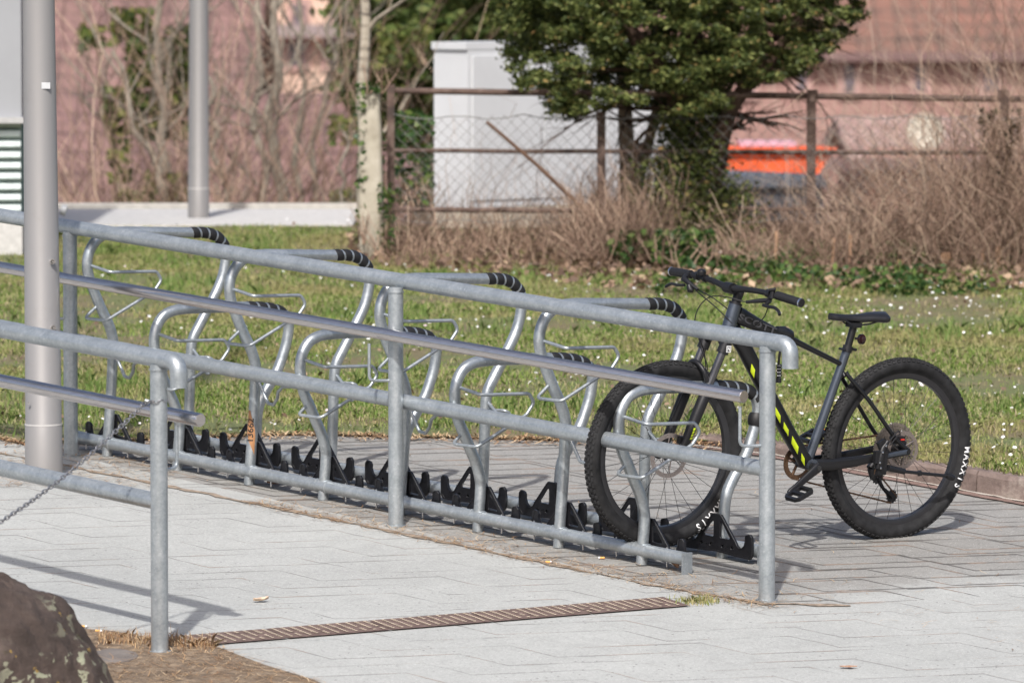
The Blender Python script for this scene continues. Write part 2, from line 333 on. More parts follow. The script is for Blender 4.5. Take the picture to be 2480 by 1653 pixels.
# lawn as a gently uneven grid clipped by the kerb line
def border_y(x):
    for (x0, y0), (x1, y1) in zip(border, border[1:]):
        if x0 <= x <= x1: return y0 + (y1 - y0) * (x - x0) / (x1 - x0)
    return 24
bm = bmesh.new(); NX, NY = 160, 40; gr = []
for i in range(NX + 1):
    x = -14 + 28 * i / NX; yb = border_y(x) + .03; row_ = []
    for j in range(NY + 1):
        y = yb + (35.3 - yb) * (j / NY); z = lz(x, y) + (noise.noise((x * .9, y * .9, 0)) * .03 if j > 1 else 0) - (.012 if j == 0 else 0)
        if j == 0: z = max(z, gz(x, y) + .004) if x < .9 else z
        row_.append(bm.verts.new((x, y, z)))
    gr.append(row_)
for i in range(NX):
    for j in range(NY): bm.faces.new((gr[i][j], gr[i + 1][j], gr[i + 1][j + 1], gr[i][j + 1]))
me = bpy.data.meshes.new('lawn'); bm.to_mesh(me); bm.free(); lawn = bpy.data.objects.new('lawn', me); COL.objects.link(lawn); me.materials.append(LAWNM); kind(lawn, 'structure')
PATHM = plain('pale path asphalt', (.50, .49, .475), .9, 0, .15, 25)
ZP = lz(0, 36)
mb = MB(); mb.box((-9.0, 36.35, ZP - .06), (16.0, 2.2, .16)); kind(build(mb, 'footpath', PATHM, smooth=False), 'structure')
mb = MB(); mb.box((-9.0, 37.6, ZP + .0), (16.0, .14, .10)); o = build(mb, 'path_kerb', plain('white kerb', (.50, .48, .44), .8), smooth=False); kind(o, 'structure')
HILL = plain('leaf littered slope', (.17, .12, .09), .95, 0, .35, 3)
bm = bmesh.new(); prof = [(35.2, ZP - .06), (38.2, ZP - .1), (42, -.6), (50, -3.2), (62, -7.0), (90, -9), (140, -9), (200, 3), (320, 60)]
ra = [bm.verts.new((-120, y, z)) for y, z in prof]; rb = [bm.verts.new((120, y, z)) for y, z in prof]
for i in range(len(prof) - 1): bm.faces.new((ra[i], rb[i], rb[i + 1], ra[i + 1]))
me = bpy.data.meshes.new('hillside'); bm.to_mesh(me); bm.free(); o = bpy.data.objects.new('hillside', me); COL.objects.link(o); me.materials.append(HILL); kind(o, 'structure')
# sandy joint along the railing posts + strip round the last post
def strip_on(pts, wd, name, mat, off=.004, jitter=0.0, kindv='structure', th=0):
    mb = MB(); P = [V(p) for p in pts]; vs = []; seg = []
    for a, b in zip(P, P[1:]):
        n = max(1, int((b - a).length / .06))
        seg += [lin(a, b, k / n) for k in range(n)]
    seg.append(P[-1])
    for i, p in enumerate(seg):
        t = (seg[min(i + 1, len(seg) - 1)] - seg[max(i - 1, 0)]); t.z = 0; t.normalize(); s = V((-t.y, t.x, 0))
        w1 = wd / 2 * (1 + jitter * random.uniform(-1, 1)); w2 = wd / 2 * (1 + jitter * random.uniform(-1, 1))
        for q_ in (p + s * w1, p - s * w2): vs.append((q_.x, q_.y, gz(q_.x, q_.y) + off))
    fs = [(2 * i, 2 * i + 1, 2 * i + 3, 2 * i + 2) for i in range(len(seg) - 1)]
    return kind(build(mb.add(vs, fs), name, mat, smooth=False), kindv)
JM = plain('sandy joint', (.27, .215, .165), .95, 0, .45, 40, bump=.4)
strip_on([G(-60, 1085), G(800, 1256), G(1600, 1421), G(1850, 1462), G(2060, 1467)], .034, 'sand_joint', JM, .0035, 1.0)
# ------------------------------------------------------------------ kerb
kr = thing('sandstone_kerb', 'weathered red sandstone kerb with lichen spots between paving and lawn', 'kerb', (2, 23.7, .1))
kl = [V((x, y, 0)) for x, y in [(.55, 25.2), (1.15, 24.62), (1.97, 23.73), (5, 20.5), (9, 16.25)]]
tot = 0; segs = []
for a, b in zip(kl, kl[1:]):
    d = b - a; n = max(1, round(d.length / .98))
    for k in range(n): segs.append((lin(a, b, k / n), lin(a, b, (k + 1) / n)))
for a, b in segs:
    d = (b - a).normalized(); s = V((-d.y, d.x, 0))
    if s.y < 0: s = -s
    bm = bmesh.new(); a2, b2 = a + d * .004, b - d * .004
    N = 14; rows = []
    for i in range(N + 1):
        p = lin(a2, b2, i / N); g = gz(p.x, p.y) - .03; tz = lz(p.x, p.y) + .004 + noise.noise((p.x * 3, p.y * 3, 5)) * .008
        j = noise.noise((p.x * 6, p.y * 6, 1)) * .008; e = .012 + .014 * abs(noise.noise((p.x * 5, p.y * 5, 9)))
        ring = [p + s * j + Z1 * g, p + s * (j + .004) + Z1 * (tz - e), p + s * (j + e) + Z1 * tz, p + s * .13 + Z1 * tz, p + s * .14 + Z1 * (g)]
        rows.append([bm.verts.new(x) for x in ring])
    for i in range(N):
        for k in range(4): bm.faces.new((rows[i][k], rows[i][k + 1], rows[i + 1][k + 1], rows[i + 1][k]))
    bm.faces.new(rows[0][::-1]); bm.faces.new(rows[-1])
    bmesh.ops.recalc_face_normals(bm, faces=bm.faces); me = bpy.data.meshes.new('kerb_stone')
    for v in bm.verts: v.co -= kr.location
    bm.to_mesh(me); bm.free()
    o = bpy.data.objects.new('kerb_stone', me); COL.objects.link(o); o.parent = kr; me.materials.append(KERBM)
def kerbfront(off): return [p - V((.70, .71, 0)) * off for p in kl]
strip_on([(.5, 25.0, 0)] + [tuple(p) for p in kerbfront(.05)[1:]], .05, 'gutter_setts', REDSET, .006, .25)
strip_on([(.5, 24.98, 0)] + [tuple(p) for p in kerbfront(.012)[1:]], .022, 'kerb_mortar', MORTAR, .008, .95)
# ------------------------------------------------------------------ drain
d0, d1 = G(415, 1557), G(1640, 1458); dd = (d1 - d0); dd.z = 0; dlen = dd.length; dd.normalize(); ds = V((-dd.y, dd.x, 0))
dr = thing('drain_channel', 'long rusty slotted drain grating crossing the pale paving at the ramp foot', 'drain', d0)
mb = MB(); ms = MB(); wdr = .19
def gp(a, s, z): p = d0 + dd * a + ds * s; return V((p.x, p.y, gz(p.x, p.y) + z))
nseg = int(dlen / .5)
for i in range(nseg + 1):
    a0, a1 = i * dlen / (nseg + 1), (i + 1) * dlen / (nseg + 1) - .004
    mb.add([gp(a0, -wdr / 2, .006), gp(a1, -wdr / 2, .006), gp(a1, wdr / 2, .006), gp(a0, wdr / 2, .006)], [(0, 1, 2, 3)])
a = .02
while a < dlen - .03:
    for k in range(9):
        s0 = -.080 + k * .0182
        if random.random() < .93:
            ms.add([gp(a, s0, .009), gp(a + .011, s0, .009), gp(a + .013, s0 + .012, .009), gp(a + .002, s0 + .012, .009)], [(0, 1, 2, 3)])
    a += .038
build(mb, 'grating', GRATE, dr, False); build(ms, 'slot_fill', SANDJ, dr, False)
# ------------------------------------------------------------------ handrails
RR = .0312
def railing(name, label, posts, top_h, low_h, st_off, st_h, side, start, endpt, base_off=0, low_to=None):
    P0 = posts[0]; t = thing(name, label, 'railing', P0)
    dirn = E1
    for p in posts:
        lean = V((.004, 0, 0))
        pm = MB().tube([p - Z1 * .12, p + Z1 * (top_h - .02)], RR * .985, 28)
        pm.tube([p + Z1 * (top_h - RR - .010), p + Z1 * (top_h - RR - .004)], RR * 1.10, 24); pm.tube([p - Z1 * .01 + Z1 * 0, p + Z1 * .006], RR * 1.35, 20)
        build(pm, 'post', GALV, t)
        bk = p + Z1 * (st_h - .155)
        s_ = E2 * side
        arm = [bk, bk + s_ * .112 - E1 * .035, bk + s_ * .112 - E1 * .035 + Z1 * .15]
        build(MB().tube(fillet(arm, .025), .0065, 10), 'bracket', GALV, t)
    T0 = P0 + Z1 * top_h; s = start
    pts = [T0 - dirn * s, T0 + dirn * endpt, T0 + dirn * (endpt + .0) - Z1 * .090]
    build(MB().tube(fillet(pts, .10, 14), RR, 32, caps=False), 'top_rail', GALV, t)
    build(MB().tube([P0 + Z1 * low_h - dirn * s, P0 + Z1 * low_h], RR * .97, 28), 'lower_rail', GALV, t)
    ST = P0 + Z1 * st_h + E2 * side * .115
    return t, ST
A1 = A; nearP = [Bp - E1 * 0, Bp - E1 * 2.1, Bp - E1 * 4.2]
farP = [A, C_, D_, D_ - E1 * 2.1, D_ - E1 * 4.2]
tf, STf = railing('railing', 'long galvanised railing running in front of the bicycle rack down to the right', farP, .985, .500, 0, .745, -1, 8.4, .118)
e_f = onpl(1802, 960, STf, E2)
build(MB().tube([e_f - E1 * 8.2, e_f - E1 * .004, e_f], [.0245, .0245, .0225], 32), 'stainless_handrail', STEEL, tf)
tn, STn = railing('railing', 'near galvanised railing at the left edge ending beside the boulder', nearP, 1.043, .535, 0, .80, 1, 6.2, .11)
e_n = onpl(486, 1017, STn, E2)
build(MB().tube([e_n - E1 * 6.1, e_n - E1 * .004, e_n], [.0245, .0245, .0225], 32), 'stainless_handrail', STEEL, tn)
rs = px(213, 855, 19.9)
# ------------------------------------------------------------------ lamp posts
def lamp(label, u0, base, r0, r1, band, top, lean, plates=True):
    t = thing('lamp_post', label, 'lamp post', base)
    ax = V((lean, 0, 1))
    prof = [base - Z1 * .1, base + ax * band, base + ax * (band + .004), base + ax * 2.2, base + ax * top]
    build(MB().tube(prof, [r0, r0, r0 * .975, r1, r1 * .9], 48), 'pole', LAMP, t)
    build(MB().tube([base + ax * (band - .003), base + ax * (band + .004)], r0 * 1.01, 48), 'seam_ring', plain('pale seam', (.46, .45, .44), .5), t)
    return t, ax
bl_ = G(107, 1150); bl_ = V((bl_.x, bl_.y, gz(bl_.x, bl_.y)))
t1, ax = lamp('tall grey lamp post standing close behind the near railing', 0, bl_, .079, .066, .215, 6, -.006)
def on_pole(u, v, rr): # front surface point of pole
    c = onpl(u, v, bl_ - V((0, rr, 0)), V((0, 1, 0))); return c
for (u, v, nm) in ((128, 633, 'bolt'), (130, 793, 'bolt')):
    c = on_pole(u, v, .06); build(MB().cyl(c, c - V((0, .012, 0)), .011, 20), nm, CHROME, t1)
    build(MB().tube([c - V((0, .013, 0)) + V((.006 * math.cos(a_), 0, .006 * math.sin(a_))) for a_ in np.linspace(.6, 5.4, 12)], .0016, 6), 'bolt_slot', DARK, t1)
c = on_pole(111.5, 207.5, .060); build(MB().box(c - V((0, .006, 0)), (.036, .006, .026)), 'number_plate', plain('number plate grey', (.50, .51, .52), .5), t1, False)
c = on_pole(127, 617, .068); bl2 = pd(456, 511, 36.2); bl2.z = ZP
build(MB().box(on_pole(70, 975, .076), (.010, .004, .010)), 'screw', CHROME, t1, False)
t2, ax = lamp('farther thin grey lamp post standing on the pale footpath', 0, bl2, .069, .057, .21, 6, .005)
# ------------------------------------------------------------------ bicycle rack
feet_px = [(259, 1097), (425, 1133), (597, 1169), (777, 1205), (963, 1242), (1153, 1279), (1346, 1319), (1554, 1359)]
f7, f8 = G(1346, 1319), G(1554, 1359); f1 = G(259, 1097); stepv = (f8 - f1) / 7
feet = [f1 + stepv * i for i in range(8)]; feet = [p + (CAM - p).normalized() * .07 for p in feet]
hang = math.radians(10); HD = E2 * math.cos(hang) + EH * math.sin(hang); HN = V((-HD.y, HD.x, 0))
rack = thing('bicycle_rack', 'galvanised high and low bicycle rack with eight hoops and black wheel holders', 'bicycle rack', feet[0])
TALL = [(0, -.012), (.007, .08), (.014, .166), (.024, .29), (.03, .40), (.034, .48), (.014, .55), (-.022, .62), (-.055, .69), (-.085, .765), (-.093, .82), (-.082, .87), (-.052, .915), (-.005, .943), (.06, .953), (.20, .949), (.42, .941), (.50, .937), (.56, .915), (.596, .865), (.595, .80), (.57, .716), (.515, .62), (.463, .535), (.432, .48), (.42, .41), (.412, .2), (.40, -.012)]
LOW = [(0, -.012), (.006, .07), (.012, .14), (.012, .19), (-.007, .26), (-.036, .32), (-.063, .377), (-.095, .445), (-.11, .53), (-.102, .59), (-.074, .638), (-.033, .663), (.035, .674), (.2, .674), (.35, .672), (.46, .662), (.525, .64), (.556, .595), (.55, .53), (.53, .465), (.495, .386), (.44, .305), (.408, .245), (.396, .17), (.385, -.012)]
def hp(foot, s, h, off=0): return foot + HD * s + Z1 * h + E1 * off
def interp(pts, s0):
    return pts
def helix_wrap(path, i0, i1, r, turns, frac):
    # black tape wound round part of a hoop
    seg = path[i0:i1]; L = [0]
    for a, b in zip(seg, seg[1:]): L.append(L[-1] + (b - a).length)
    tot = L[-1]; mb = MB()
    def at(d):
        d = max(0, min(tot, d))
        for k in range(len(seg) - 1):
            if d <= L[k + 1]: 
                u = (d - L[k]) / max(1e-9, L[k + 1] - L[k]); return lin(seg[k], seg[k + 1], u), (seg[k + 1] - seg[k]).normalized()
        return seg[-1], (seg[-1] - seg[-2]).normalized()
    pitch = tot / turns; n = int(turns * 30); m = 6; vs = []
    for i in range(n + 1):
        ph = 2 * math.pi * i / 30; base = pitch * i / 30 - pitch * frac / 2
        for j in range(m + 1):
            d = base + pitch * frac * j / m; p, t = at(d); x = HN; y = t.cross(x).normalized()
            e = .0022 if 0 < j < m else .0004
            vs.append(p + (x * math.cos(ph) + y * math.sin(ph)) * (r + e))
    fs = [(i * (m + 1) + j, i * (m + 1) + j + 1, (i + 1) * (m + 1) + j + 1, (i + 1) * (m + 1) + j) for i in range(n) for j in range(m)]
    return mb.add(vs, fs)
# wheel guard wire measured on the last tall hoop
gp_px = [(1309, 830, 0), (1371, 843, .143), (1487, 840, .143), (1500, 862, .143), (1481, 892, .143), (1360, 971, .143), (1299, 963.5, .01), (1323, 941, 0)]
fm = feet[6]; wire = []
for u, v, off in gp_px:
    wire.append(onpl(u, v, fm + E1 * off, HN) - fm)
wire[0] = HD * -.082 + Z1 * .815 + (wire[0] - wire[0]); wire[-1] = HD * -.035 + Z1 * .645
lowshift = (HD * -.098 + Z1 * .575) - wire[0]
rb_px = [(1178, 969, 0), (1203, 1000, .10), (1220, 1043, .10), (1234, 1015, .10), (1235, 1001, .10), (1223, 994, .10), (1182, 992, .0)]
rwire = [onpl(u, v, feet[4] + E1 * off, HN) - feet[4] for u, v, off in rb_px]
ga_px = [(622, 905), (628, 927), (649, 976), (662, 980), (671, 966), (674, 948), (685, 936), (712, 936)]
HR = .0228
for i in range(8):
    F_ = feet[i]; tall = i % 2 == 0; prof = TALL if tall else LOW
    path = spline([hp(F_, s, h) for s, h in prof], 5)
    lab = None
    hoop = build(MB().tube(path, HR, 26), 'hoop', GALV2, rack)
    k0 = (prof.index((.42, .941)) if tall else prof.index((.35, .672))) * 5; k1 = (prof.index((.596, .865)) if tall else prof.index((.556, .595))) * 5
    build(helix_wrap(path, k0, k1, HR, 4.6, .80), 'rubber_wrap', RUB, hoop)
    sh = V((0, 0, 0)) if tall else lowshift
    W_ = [F_ + p + sh for p in wire]
    build(MB().tube(fillet(W_, .024, 6), .0070, 10), 'wheel_guard', GALV, hoop)
    mbw = MB()
    for q_ in (W_[0], W_[-1]): mbw.lathe(q_, E1, [(.001, -.004), (.009, -.004), (.009, .004), (.001, .004)], 10)
    if tall:
        R_ = [F_ + p for p in rwire]; pass
        build(MB().tube(fillet(R_, .02, 6), .0070, 10), 'rear_guard', GALV, hoop)
        nx_ = onpl(0, 0, F_, HN)
        ref = feet[2]; G_ = []
        for k, (u, v) in enumerate(ga_px):
            off = .012 + .44 * (k / 7) if k in (0, 7) else .03 + .05 * k
            G_.append(onpl(u, v, ref + E1 * min(off, .44), HN) - ref)
        build(MB().tube(fillet([F_ + p for p in G_], .018, 6), .0070, 10), 'link_wire', GALV, hoop)
def bar_mesh(a_, b_, fts):
    mbb = MB().tube([a_ + Z1 * bar_h, b_ + Z1 * bar_h], .0258, 28)
    for f_ in fts:
        for k in (-1, 1): mbb.tube([f_ + Z1 * bar_h + E1 * (k * .027), f_ + Z1 * bar_h + E1 * (k * .034), f_ + Z1 * bar_h + E1 * (k * .036)], [.0290, .0290, .0262], 24)
    return mbb
FB0 = feet[0] - stepv * .45; FB1 = onpl(1664, 1340, feet[7], E2); FB1 = feet[7] + E1 * ((FB1 - feet[7]).dot(E1))
bar_h = .046
build(bar_mesh(FB0, FB1, feet), 'base_bar', GALV, rack)
RB0 = feet[0] + HD * .393 - stepv * .45; RB1 = feet[7] + HD * .393 + E1 * .21
build(bar_mesh(RB0, RB1, [f_ + HD * .393 for f_ in feet]), 'base_bar', GALV, rack)
for e_ in (FB1, RB1):
    mbp = MB(); mbp.box(e_ + E1 * .004 + Z1 * (bar_h / 2 + .0), (.052, .008, bar_h + .05), Matrix((E2, E1, Z1)).transposed()); build(mbp, 'end_plate', GALV, rack, False)
half = [(.0, .118), (.022, .118), (.032, .108), (.100, .026), (.112, .008), (.128, -.003), (.144, .0), (.158, .014), (.164, .032), (.164, .050), (.170, .060), (.182, .062), (.192, .052), (.194, .03), (.192, -.022), (.180, -.036), (.10, -.034), (0, -.028)]
outl = half + [(-x, y) for x, y in half[::-1] if x > 0]
holes = []
for s_ in (1, -1):
    holes.append([(s_ * .016, .088), (s_ * .024, .094), (s_ * .034, .086), (s_ * .072, .036), (s_ * .070, .026), (s_ * .022, .026), (s_ * .016, .032)])
    holes.append(circ(s_ * .032, -.004, .0085)); holes.append(circ(s_ * .084, -.004, .0085)); holes.append([(s_ * .052, -.007), (s_ * .064, -.007), (s_ * .064, -.002), (s_ * .052, -.002)])
pv, pf = shape_geo([outl] + holes, .003, .0015)
rv, rf = shape_geo([[(x, y) for x, y in outl], [(x * .955, (y - .04) * .93 + .04) for x, y in outl]], .0055, .001)
def place_plate(origin, normal_off, flip):
    mb = MB()
    for vv, ff in ((pv, pf), (rv, rf)):
        mb.add([origin + E1 * p.x + Z1 * p.y + E2 * (p.z + normal_off) for p in vv], ff)
    return mb
for i in range(8):
    for row_i, (base, off) in enumerate(((feet[i], .040), (feet[i] + HD * .393, -.040))):
        build(place_plate(base + Z1 * (bar_h + .004) + E1 * .005, off, 0), 'wheel_holder', BPL, rack, False)
    for k in (-.14, .14):
        c = feet[i] + E1 * k + Z1 * (bar_h + .0255)
        for b_ in (V((0, 0, 0)), HD * .393):
            build(MB().cyl(c + b_ - Z1 * .072, c + b_ + Z1 * .005, .0035, 8), 'bolt', CHROME, rack)
# rubber ring on the last low hoop
ringp = spline([hp(feet[7], s, h) for s, h in LOW], 5); kk = LOW.index((.55, .53)) * 5
build(MB().tube([ringp[kk - 2], ringp[kk - 1], ringp[kk], ringp[kk + 1], ringp[kk + 2]], [.027, .033, .034, .033, .027], 24), 'rubber_ring', RUB, rack)
# brown tape label with handwriting on the third hoop
hp3 = feet[2]; tp = spline([hp(hp3, s, h) for s, h in TALL], 5)
stk = [(1000 + 0, 0)]
mbS = MB(); vs = []; nst = 26
def leg3(h):
    for a_, b_ in zip(tp, tp[1:]):
        if a_.z - hp3.z <= h <= b_.z - hp3.z: return lin(a_, b_, (h - (a_.z - hp3.z)) / (b_.z - a_.z))
    return tp[0]
tocam = (CAM - leg3(.2)); tocam.z = 0; tocam.normalize(); side_ = V((-tocam.y, tocam.x, 0))   # image right
if side_.x < 0: side_ = -side_
def on_leg(h, ang, e=.0): c_ = leg3(h); return c_ + (tocam * math.cos(ang) + side_ * math.sin(ang)) * (HR + e)
hs = np.linspace(.118, .302, nst)
for h in hs:
    t = (h - .118) / .184
    a0 = -1.25 + .0 * t if t > .25 else -1.25 + (.25 - t) * 6.6 * .9
    a1 = .45 - .0 * t if t < .55 else .45 - (t - .55) * 2.6
    a0 = min(a0, .55 - .1); 
    if t < .45: a0 = -1.2 + (.45 - t) / .45 * 1.75; a1 = .55 + .2 * (1 - t / .45)*.2
    for j in range(9): vs.append(on_leg(h, a0 + (a1 - a0) * j / 8, .0006))
mbS.add(vs, [(i * 9 + j, i * 9 + j + 1, (i + 1) * 9 + j + 1, (i + 1) * 9 + j) for i in range(nst - 1) for j in range(8)])
lab_o = build(mbS, 'tape_label', STICK, rack)
tv, tf_ = dense(*text_geo('13662', .036, 0, .0006), .004)
build(MB().add([on_leg(.218 + p.x * 1.15, -.38 - (p.x) * -.0 - p.y / HR * 1.0 - p.x * 1.5, .0012) for p in tv], tf_), 'handwriting', INK, lab_o, False)
# ------------------------------------------------------------------ bicycle
R0 = px(2171.5, 1086, 22.65); Fr = px(1608, 1099, 22.00)
bf = (Fr - R0); WB = bf.length; bf.normalize(); nh = Z1.cross(bf).normalized(); zp = bf.cross(nh)
lean = math.radians(5); bn = nh * math.cos(lean) - zp * math.sin(lean); bu = bf.cross(bn)
def BW(x, y, z): return R0 + bf * x + bn * y + bu * z
def bl(u, v, off=0):
    q_ = onpl(u, v, R0 + bn * off, bn) - R0; return (q_.dot(bf), off, q_.dot(bu))
def BP(u, v, off=0): return BW(*bl(u, v, off))
bike = thing('bicycle', 'black and grey mountain bike with lime decals parked with its front wheel in the rack', 'bicycle', BW(.5, 0, -.37))
def tyre_knobs(mb, c, R, steer=None):
    N = 92
    for k in range(N):
        for row_, (lat, dr_, ln, wd, hh) in enumerate(((0, .0, .016, .011, .0042), (.0115, -.0022, .012, .009, .0042), (-.0115, -.0022, .012, .009, .0042), (.0215, -.0085, .013, .008, .0048), (-.0215, -.0085, .013, .008, .0048))):
            a_ = 2 * math.pi * (k + (.5 if row_ in (1, 2) else 0) + (.25 if row_ > 2 else 0)) / N
            rad = bf * math.cos(a_) + bu * math.sin(a_); tan = -bf * math.sin(a_) + bu * math.cos(a_)
            tilt = math.asin(max(-1, min(1, lat / .029))); nrm = rad * math.cos(tilt) + bn * math.sin(tilt); lt = bn * math.cos(tilt) - rad * math.sin(tilt)
            p = c + rad * (R - .0285) + nrm * (.0285 + hh / 2 - .001)
            if row_ == 0 and k % 2: wd = .007
            M = Matrix((tan, lt, nrm)).transposed(); mb.box(p, (ln, wd, hh), M)
def wheel(c, front, text_ang, rot_off):
    wl = MB()
    # rim + hub
    wl.lathe(c, bn, [(.287, -.010), (.287, .010), (.294, .0135), (.311, .0135), (.313, .011), (.303, .009), (.303, -.009), (.313, -.011), (.311, -.0135), (.294, -.0135)], 96)
    hw = .05 if front else .072
    wl.lathe(c, bn, [(.001, -hw), (.010, -hw), (.012, -.04), (.024, -.037), (.024, -.032), (.013, -.028), (.013, .028), (.026, .030), (.026, .036), (.012, .04), (.010, hw), (.001, hw)], 32)
    wo = build(wl, 'wheel', RIM, bike)
    prof = []
    for k in range(20):
        a_ = math.radians(-140 + 280 * k / 19); prof.append((.3415 - .0 + .0275 * math.cos(a_), .0285 * math.sin(a_)))
    prof = [(.309, -.0125)] + prof + [(.309, .0125)]
    ty = build(MB().lathe(c, bn, prof, 128), 'tyre', TYRE, wo)
    kb = MB(); tyre_knobs(kb, c, .3705 - .001); build(kb, 'tread', TREAD, wo, False)
    s = MB()
    for k in range(28):
        a_ = 2 * math.pi * (k + .3) / 28; sd_ = 1 if k % 2 else -1; cr = (.36 if (k // 2) % 2 else -.36) * 1.6
        p0 = c + (bf * math.cos(a_ + cr) + bu * math.sin(a_ + cr)) * .024 + bn * sd_ * .032
        p1 = c + (bf * math.cos(a_) + bu * math.sin(a_)) * .290
        s.tube([p0, p1], .0010, 5)
    kind(build(s, 'spokes', SPK, wo), 'stuff') if False else build(s, 'spokes', SPK, wo)
    # disc rotor on the left side
    rr = .089 if front else .078; hs_ = []
    loops = [circ(0, 0, rr, 72), circ(0, 0, rr * .80, 60)]
    for k in range(36):
        a_ = 2 * math.pi * k / 36; q1 = rr * (.86 if k % 2 else .93); loops.append(circ(q1 * math.cos(a_), q1 * math.sin(a_), .0022, 6))
    v_, f_ = shape_geo(loops, .0009); off = .035 if front else .040
    dm = MB().add([c + bf * p.x + bu * p.y + bn * (p.z + off) for p in v_], f_)
    for k in range(6):
        a_ = 2 * math.pi * k / 6
        dm.tube([c + bn * off + (bf * math.cos(a_) + bu * math.sin(a_)) * .02, c + bn * off + (bf * math.cos(a_ + .35) + bu * math.sin(a_ + .35)) * .05, c + bn * off + (bf * math.cos(a_ + .45) + bu * math.sin(a_ + .45)) * rr * .82], .0024, 6)
    build(dm, 'brake_disc', ROTOR, wo, False)
    # sidewall lettering, read clockwise seen from the left side
    mbt = MB(); word = 'MAXXIS'; size = .043; stepa = .0315 / .352
    for j, ch in enumerate(word):
        v_, f_ = dense(*text_geo(ch, size, 0, .0007), .004)
        a_ = text_ang + j * stepa * (1.0 if ch != 'I' else 1.0)
        for_ = []
        for p in v_:
            ra = (.338 if front else .343) + p.y * .95; an = a_ + p.x / .352 * .86
            # angle measured from image-right (-bf), clockwise on screen
            rad = -bf * math.cos(an) - bu * math.sin(an)
            tt = max(-1, min(1, (ra - .3415) / .0278)); lat = .0285 * math.sqrt(max(0, 1 - tt * tt))
            for_.append(c + rad * (ra + .0) + bn * (lat + .0012))
        mbt.add(for_, f_)
    build(mbt, 'tyre_lettering', WHITE, wo, False)
    return wo
Fc = BW(WB, 0, 0)
tag(wheel(R0, False, math.radians(1), 0), 'rear wheel with white tyre lettering standing on the paving')
tag(wheel(Fc, True, math.radians(33), 0), 'front wheel held between the rack hoops')
# frame
def seg(mb, a, b, ra, rb, n=16, k=3): mb.tube([lin(a, b, i / k) for i in range(k + 1)], [ra + (rb - ra) * i / k for i in range(k + 1)], n)
def flat_tube(mb, pts, ws, hs, lat, n=20):     # tube of elliptic section; lat = width dir
    pts = [V(p) for p in pts]; vs = []
    for i, p in enumerate(pts):
        t = (pts[min(i + 1, len(pts) - 1)] - pts[max(i - 1, 0)]).normalized(); l_ = (lat - t * lat.dot(t)).normalized(); h_ = t.cross(l_)
        for k in range(n):
            a_ = 2 * math.pi * k / n; ca, sa = math.cos(a_), math.sin(a_)
            e = 2 / 2.8; x = abs(ca) ** e * (1 if ca > 0 else -1) * ws[i]; y = abs(sa) ** e * (1 if sa > 0 else -1) * hs[i]
            vs.append(p + l_ * x + h_ * y)
    m = len(pts); fs = [(i * n + k, i * n + (k + 1) % n, (i + 1) * n + (k + 1) % n, (i + 1) * n + k) for i in range(m - 1) for k in range(n)]
    fs += [tuple(range(n - 1, -1, -1)), tuple((m - 1) * n + k for k in range(n))]
    return mb.add(vs, fs)
BBp = BP(1954, 1122); ST_t = BP(2052, 845); HTt = BP(1781, 737); HTb = BP(1759, 812)
TTr = BP(2040, 882); TTf_ = BP(1792, 768)
m_black = MB(); m_grey = MB(); m_head = MB()
flat_tube(m_black, [BP(1785, 762), BP(1830, 784), BP(1890, 808), BP(1960, 843), BP(2036, 881)], [.021, .020, .017, .014, .013], [.036, .027, .014, .011, .010], bn)
flat_tube(m_black, [BP(1776, 800), BP(1800, 838), BP(1860, 955), BP(1905, 1040), BP(1950, 1118)], [.020, .024, .028, .030, .034], [.034, .032, .029, .028, .026], bn)
seg(m_grey, BBp, lin(BBp, ST_t, .75), .0195, .0175, 20); seg(m_grey, lin(BBp, ST_t, .75), ST_t, .0175, .0175, 20)
seg(m_head, HTt, HTb, .0255, .029, 24); m_grey.cyl(BBp - bn * .046, BBp + bn * .046, .024, 24)
frame = build(m_black, 'frame', SATIN, bike); build(m_grey, 'seat_tube', GREYP, frame); build(m_head, 'head_tube', GREYP, frame)
stays = MB()
for sd_ in (1, -1):
    dp = BW(-.01, .068 * sd_, .004); top_s = BW(.305, .018 * sd_, .318)
    stays.tube(spline([top_s, BW(.285, .032 * sd_, .29), BW(.20, .052 * sd_, .205), BW(.07, .066 * sd_, .06), BW(.0, .068 * sd_, .008)], 4), .0085, 12)
    flat_tube(stays, [BW(.435, .035 * sd_, -.05), BW(.36, .046 * sd_, -.050), BW(.26, .054 * sd_, -.040), BW(.12, .064 * sd_, -.018), BW(-.012, .068 * sd_, .0)], [.011, .012, .011, .010, .008], [.022, .024, .021, .015, .013], bn)
stays.tube(spline([BW(.31, .02, .30), BW(.31, 0, .318), BW(.31, -.02, .30)], 4), .008, 10)
build(stays, 'rear_stays', SATIN, frame)
lb_ = MB(); flat_tube(lb_, [BW(.15, .0650, -.024), BW(.07, .069, -.010), BW(.0, .0715, 0)], [.0075] * 3, [.010] * 3, bn); build(lb_, 'grey_dropout', GREYP, frame)
axm = MB(); axm.cyl(R0 - bn * .082, R0 + bn * .082, .009, 16); build(axm, 'axle', MATB, frame)
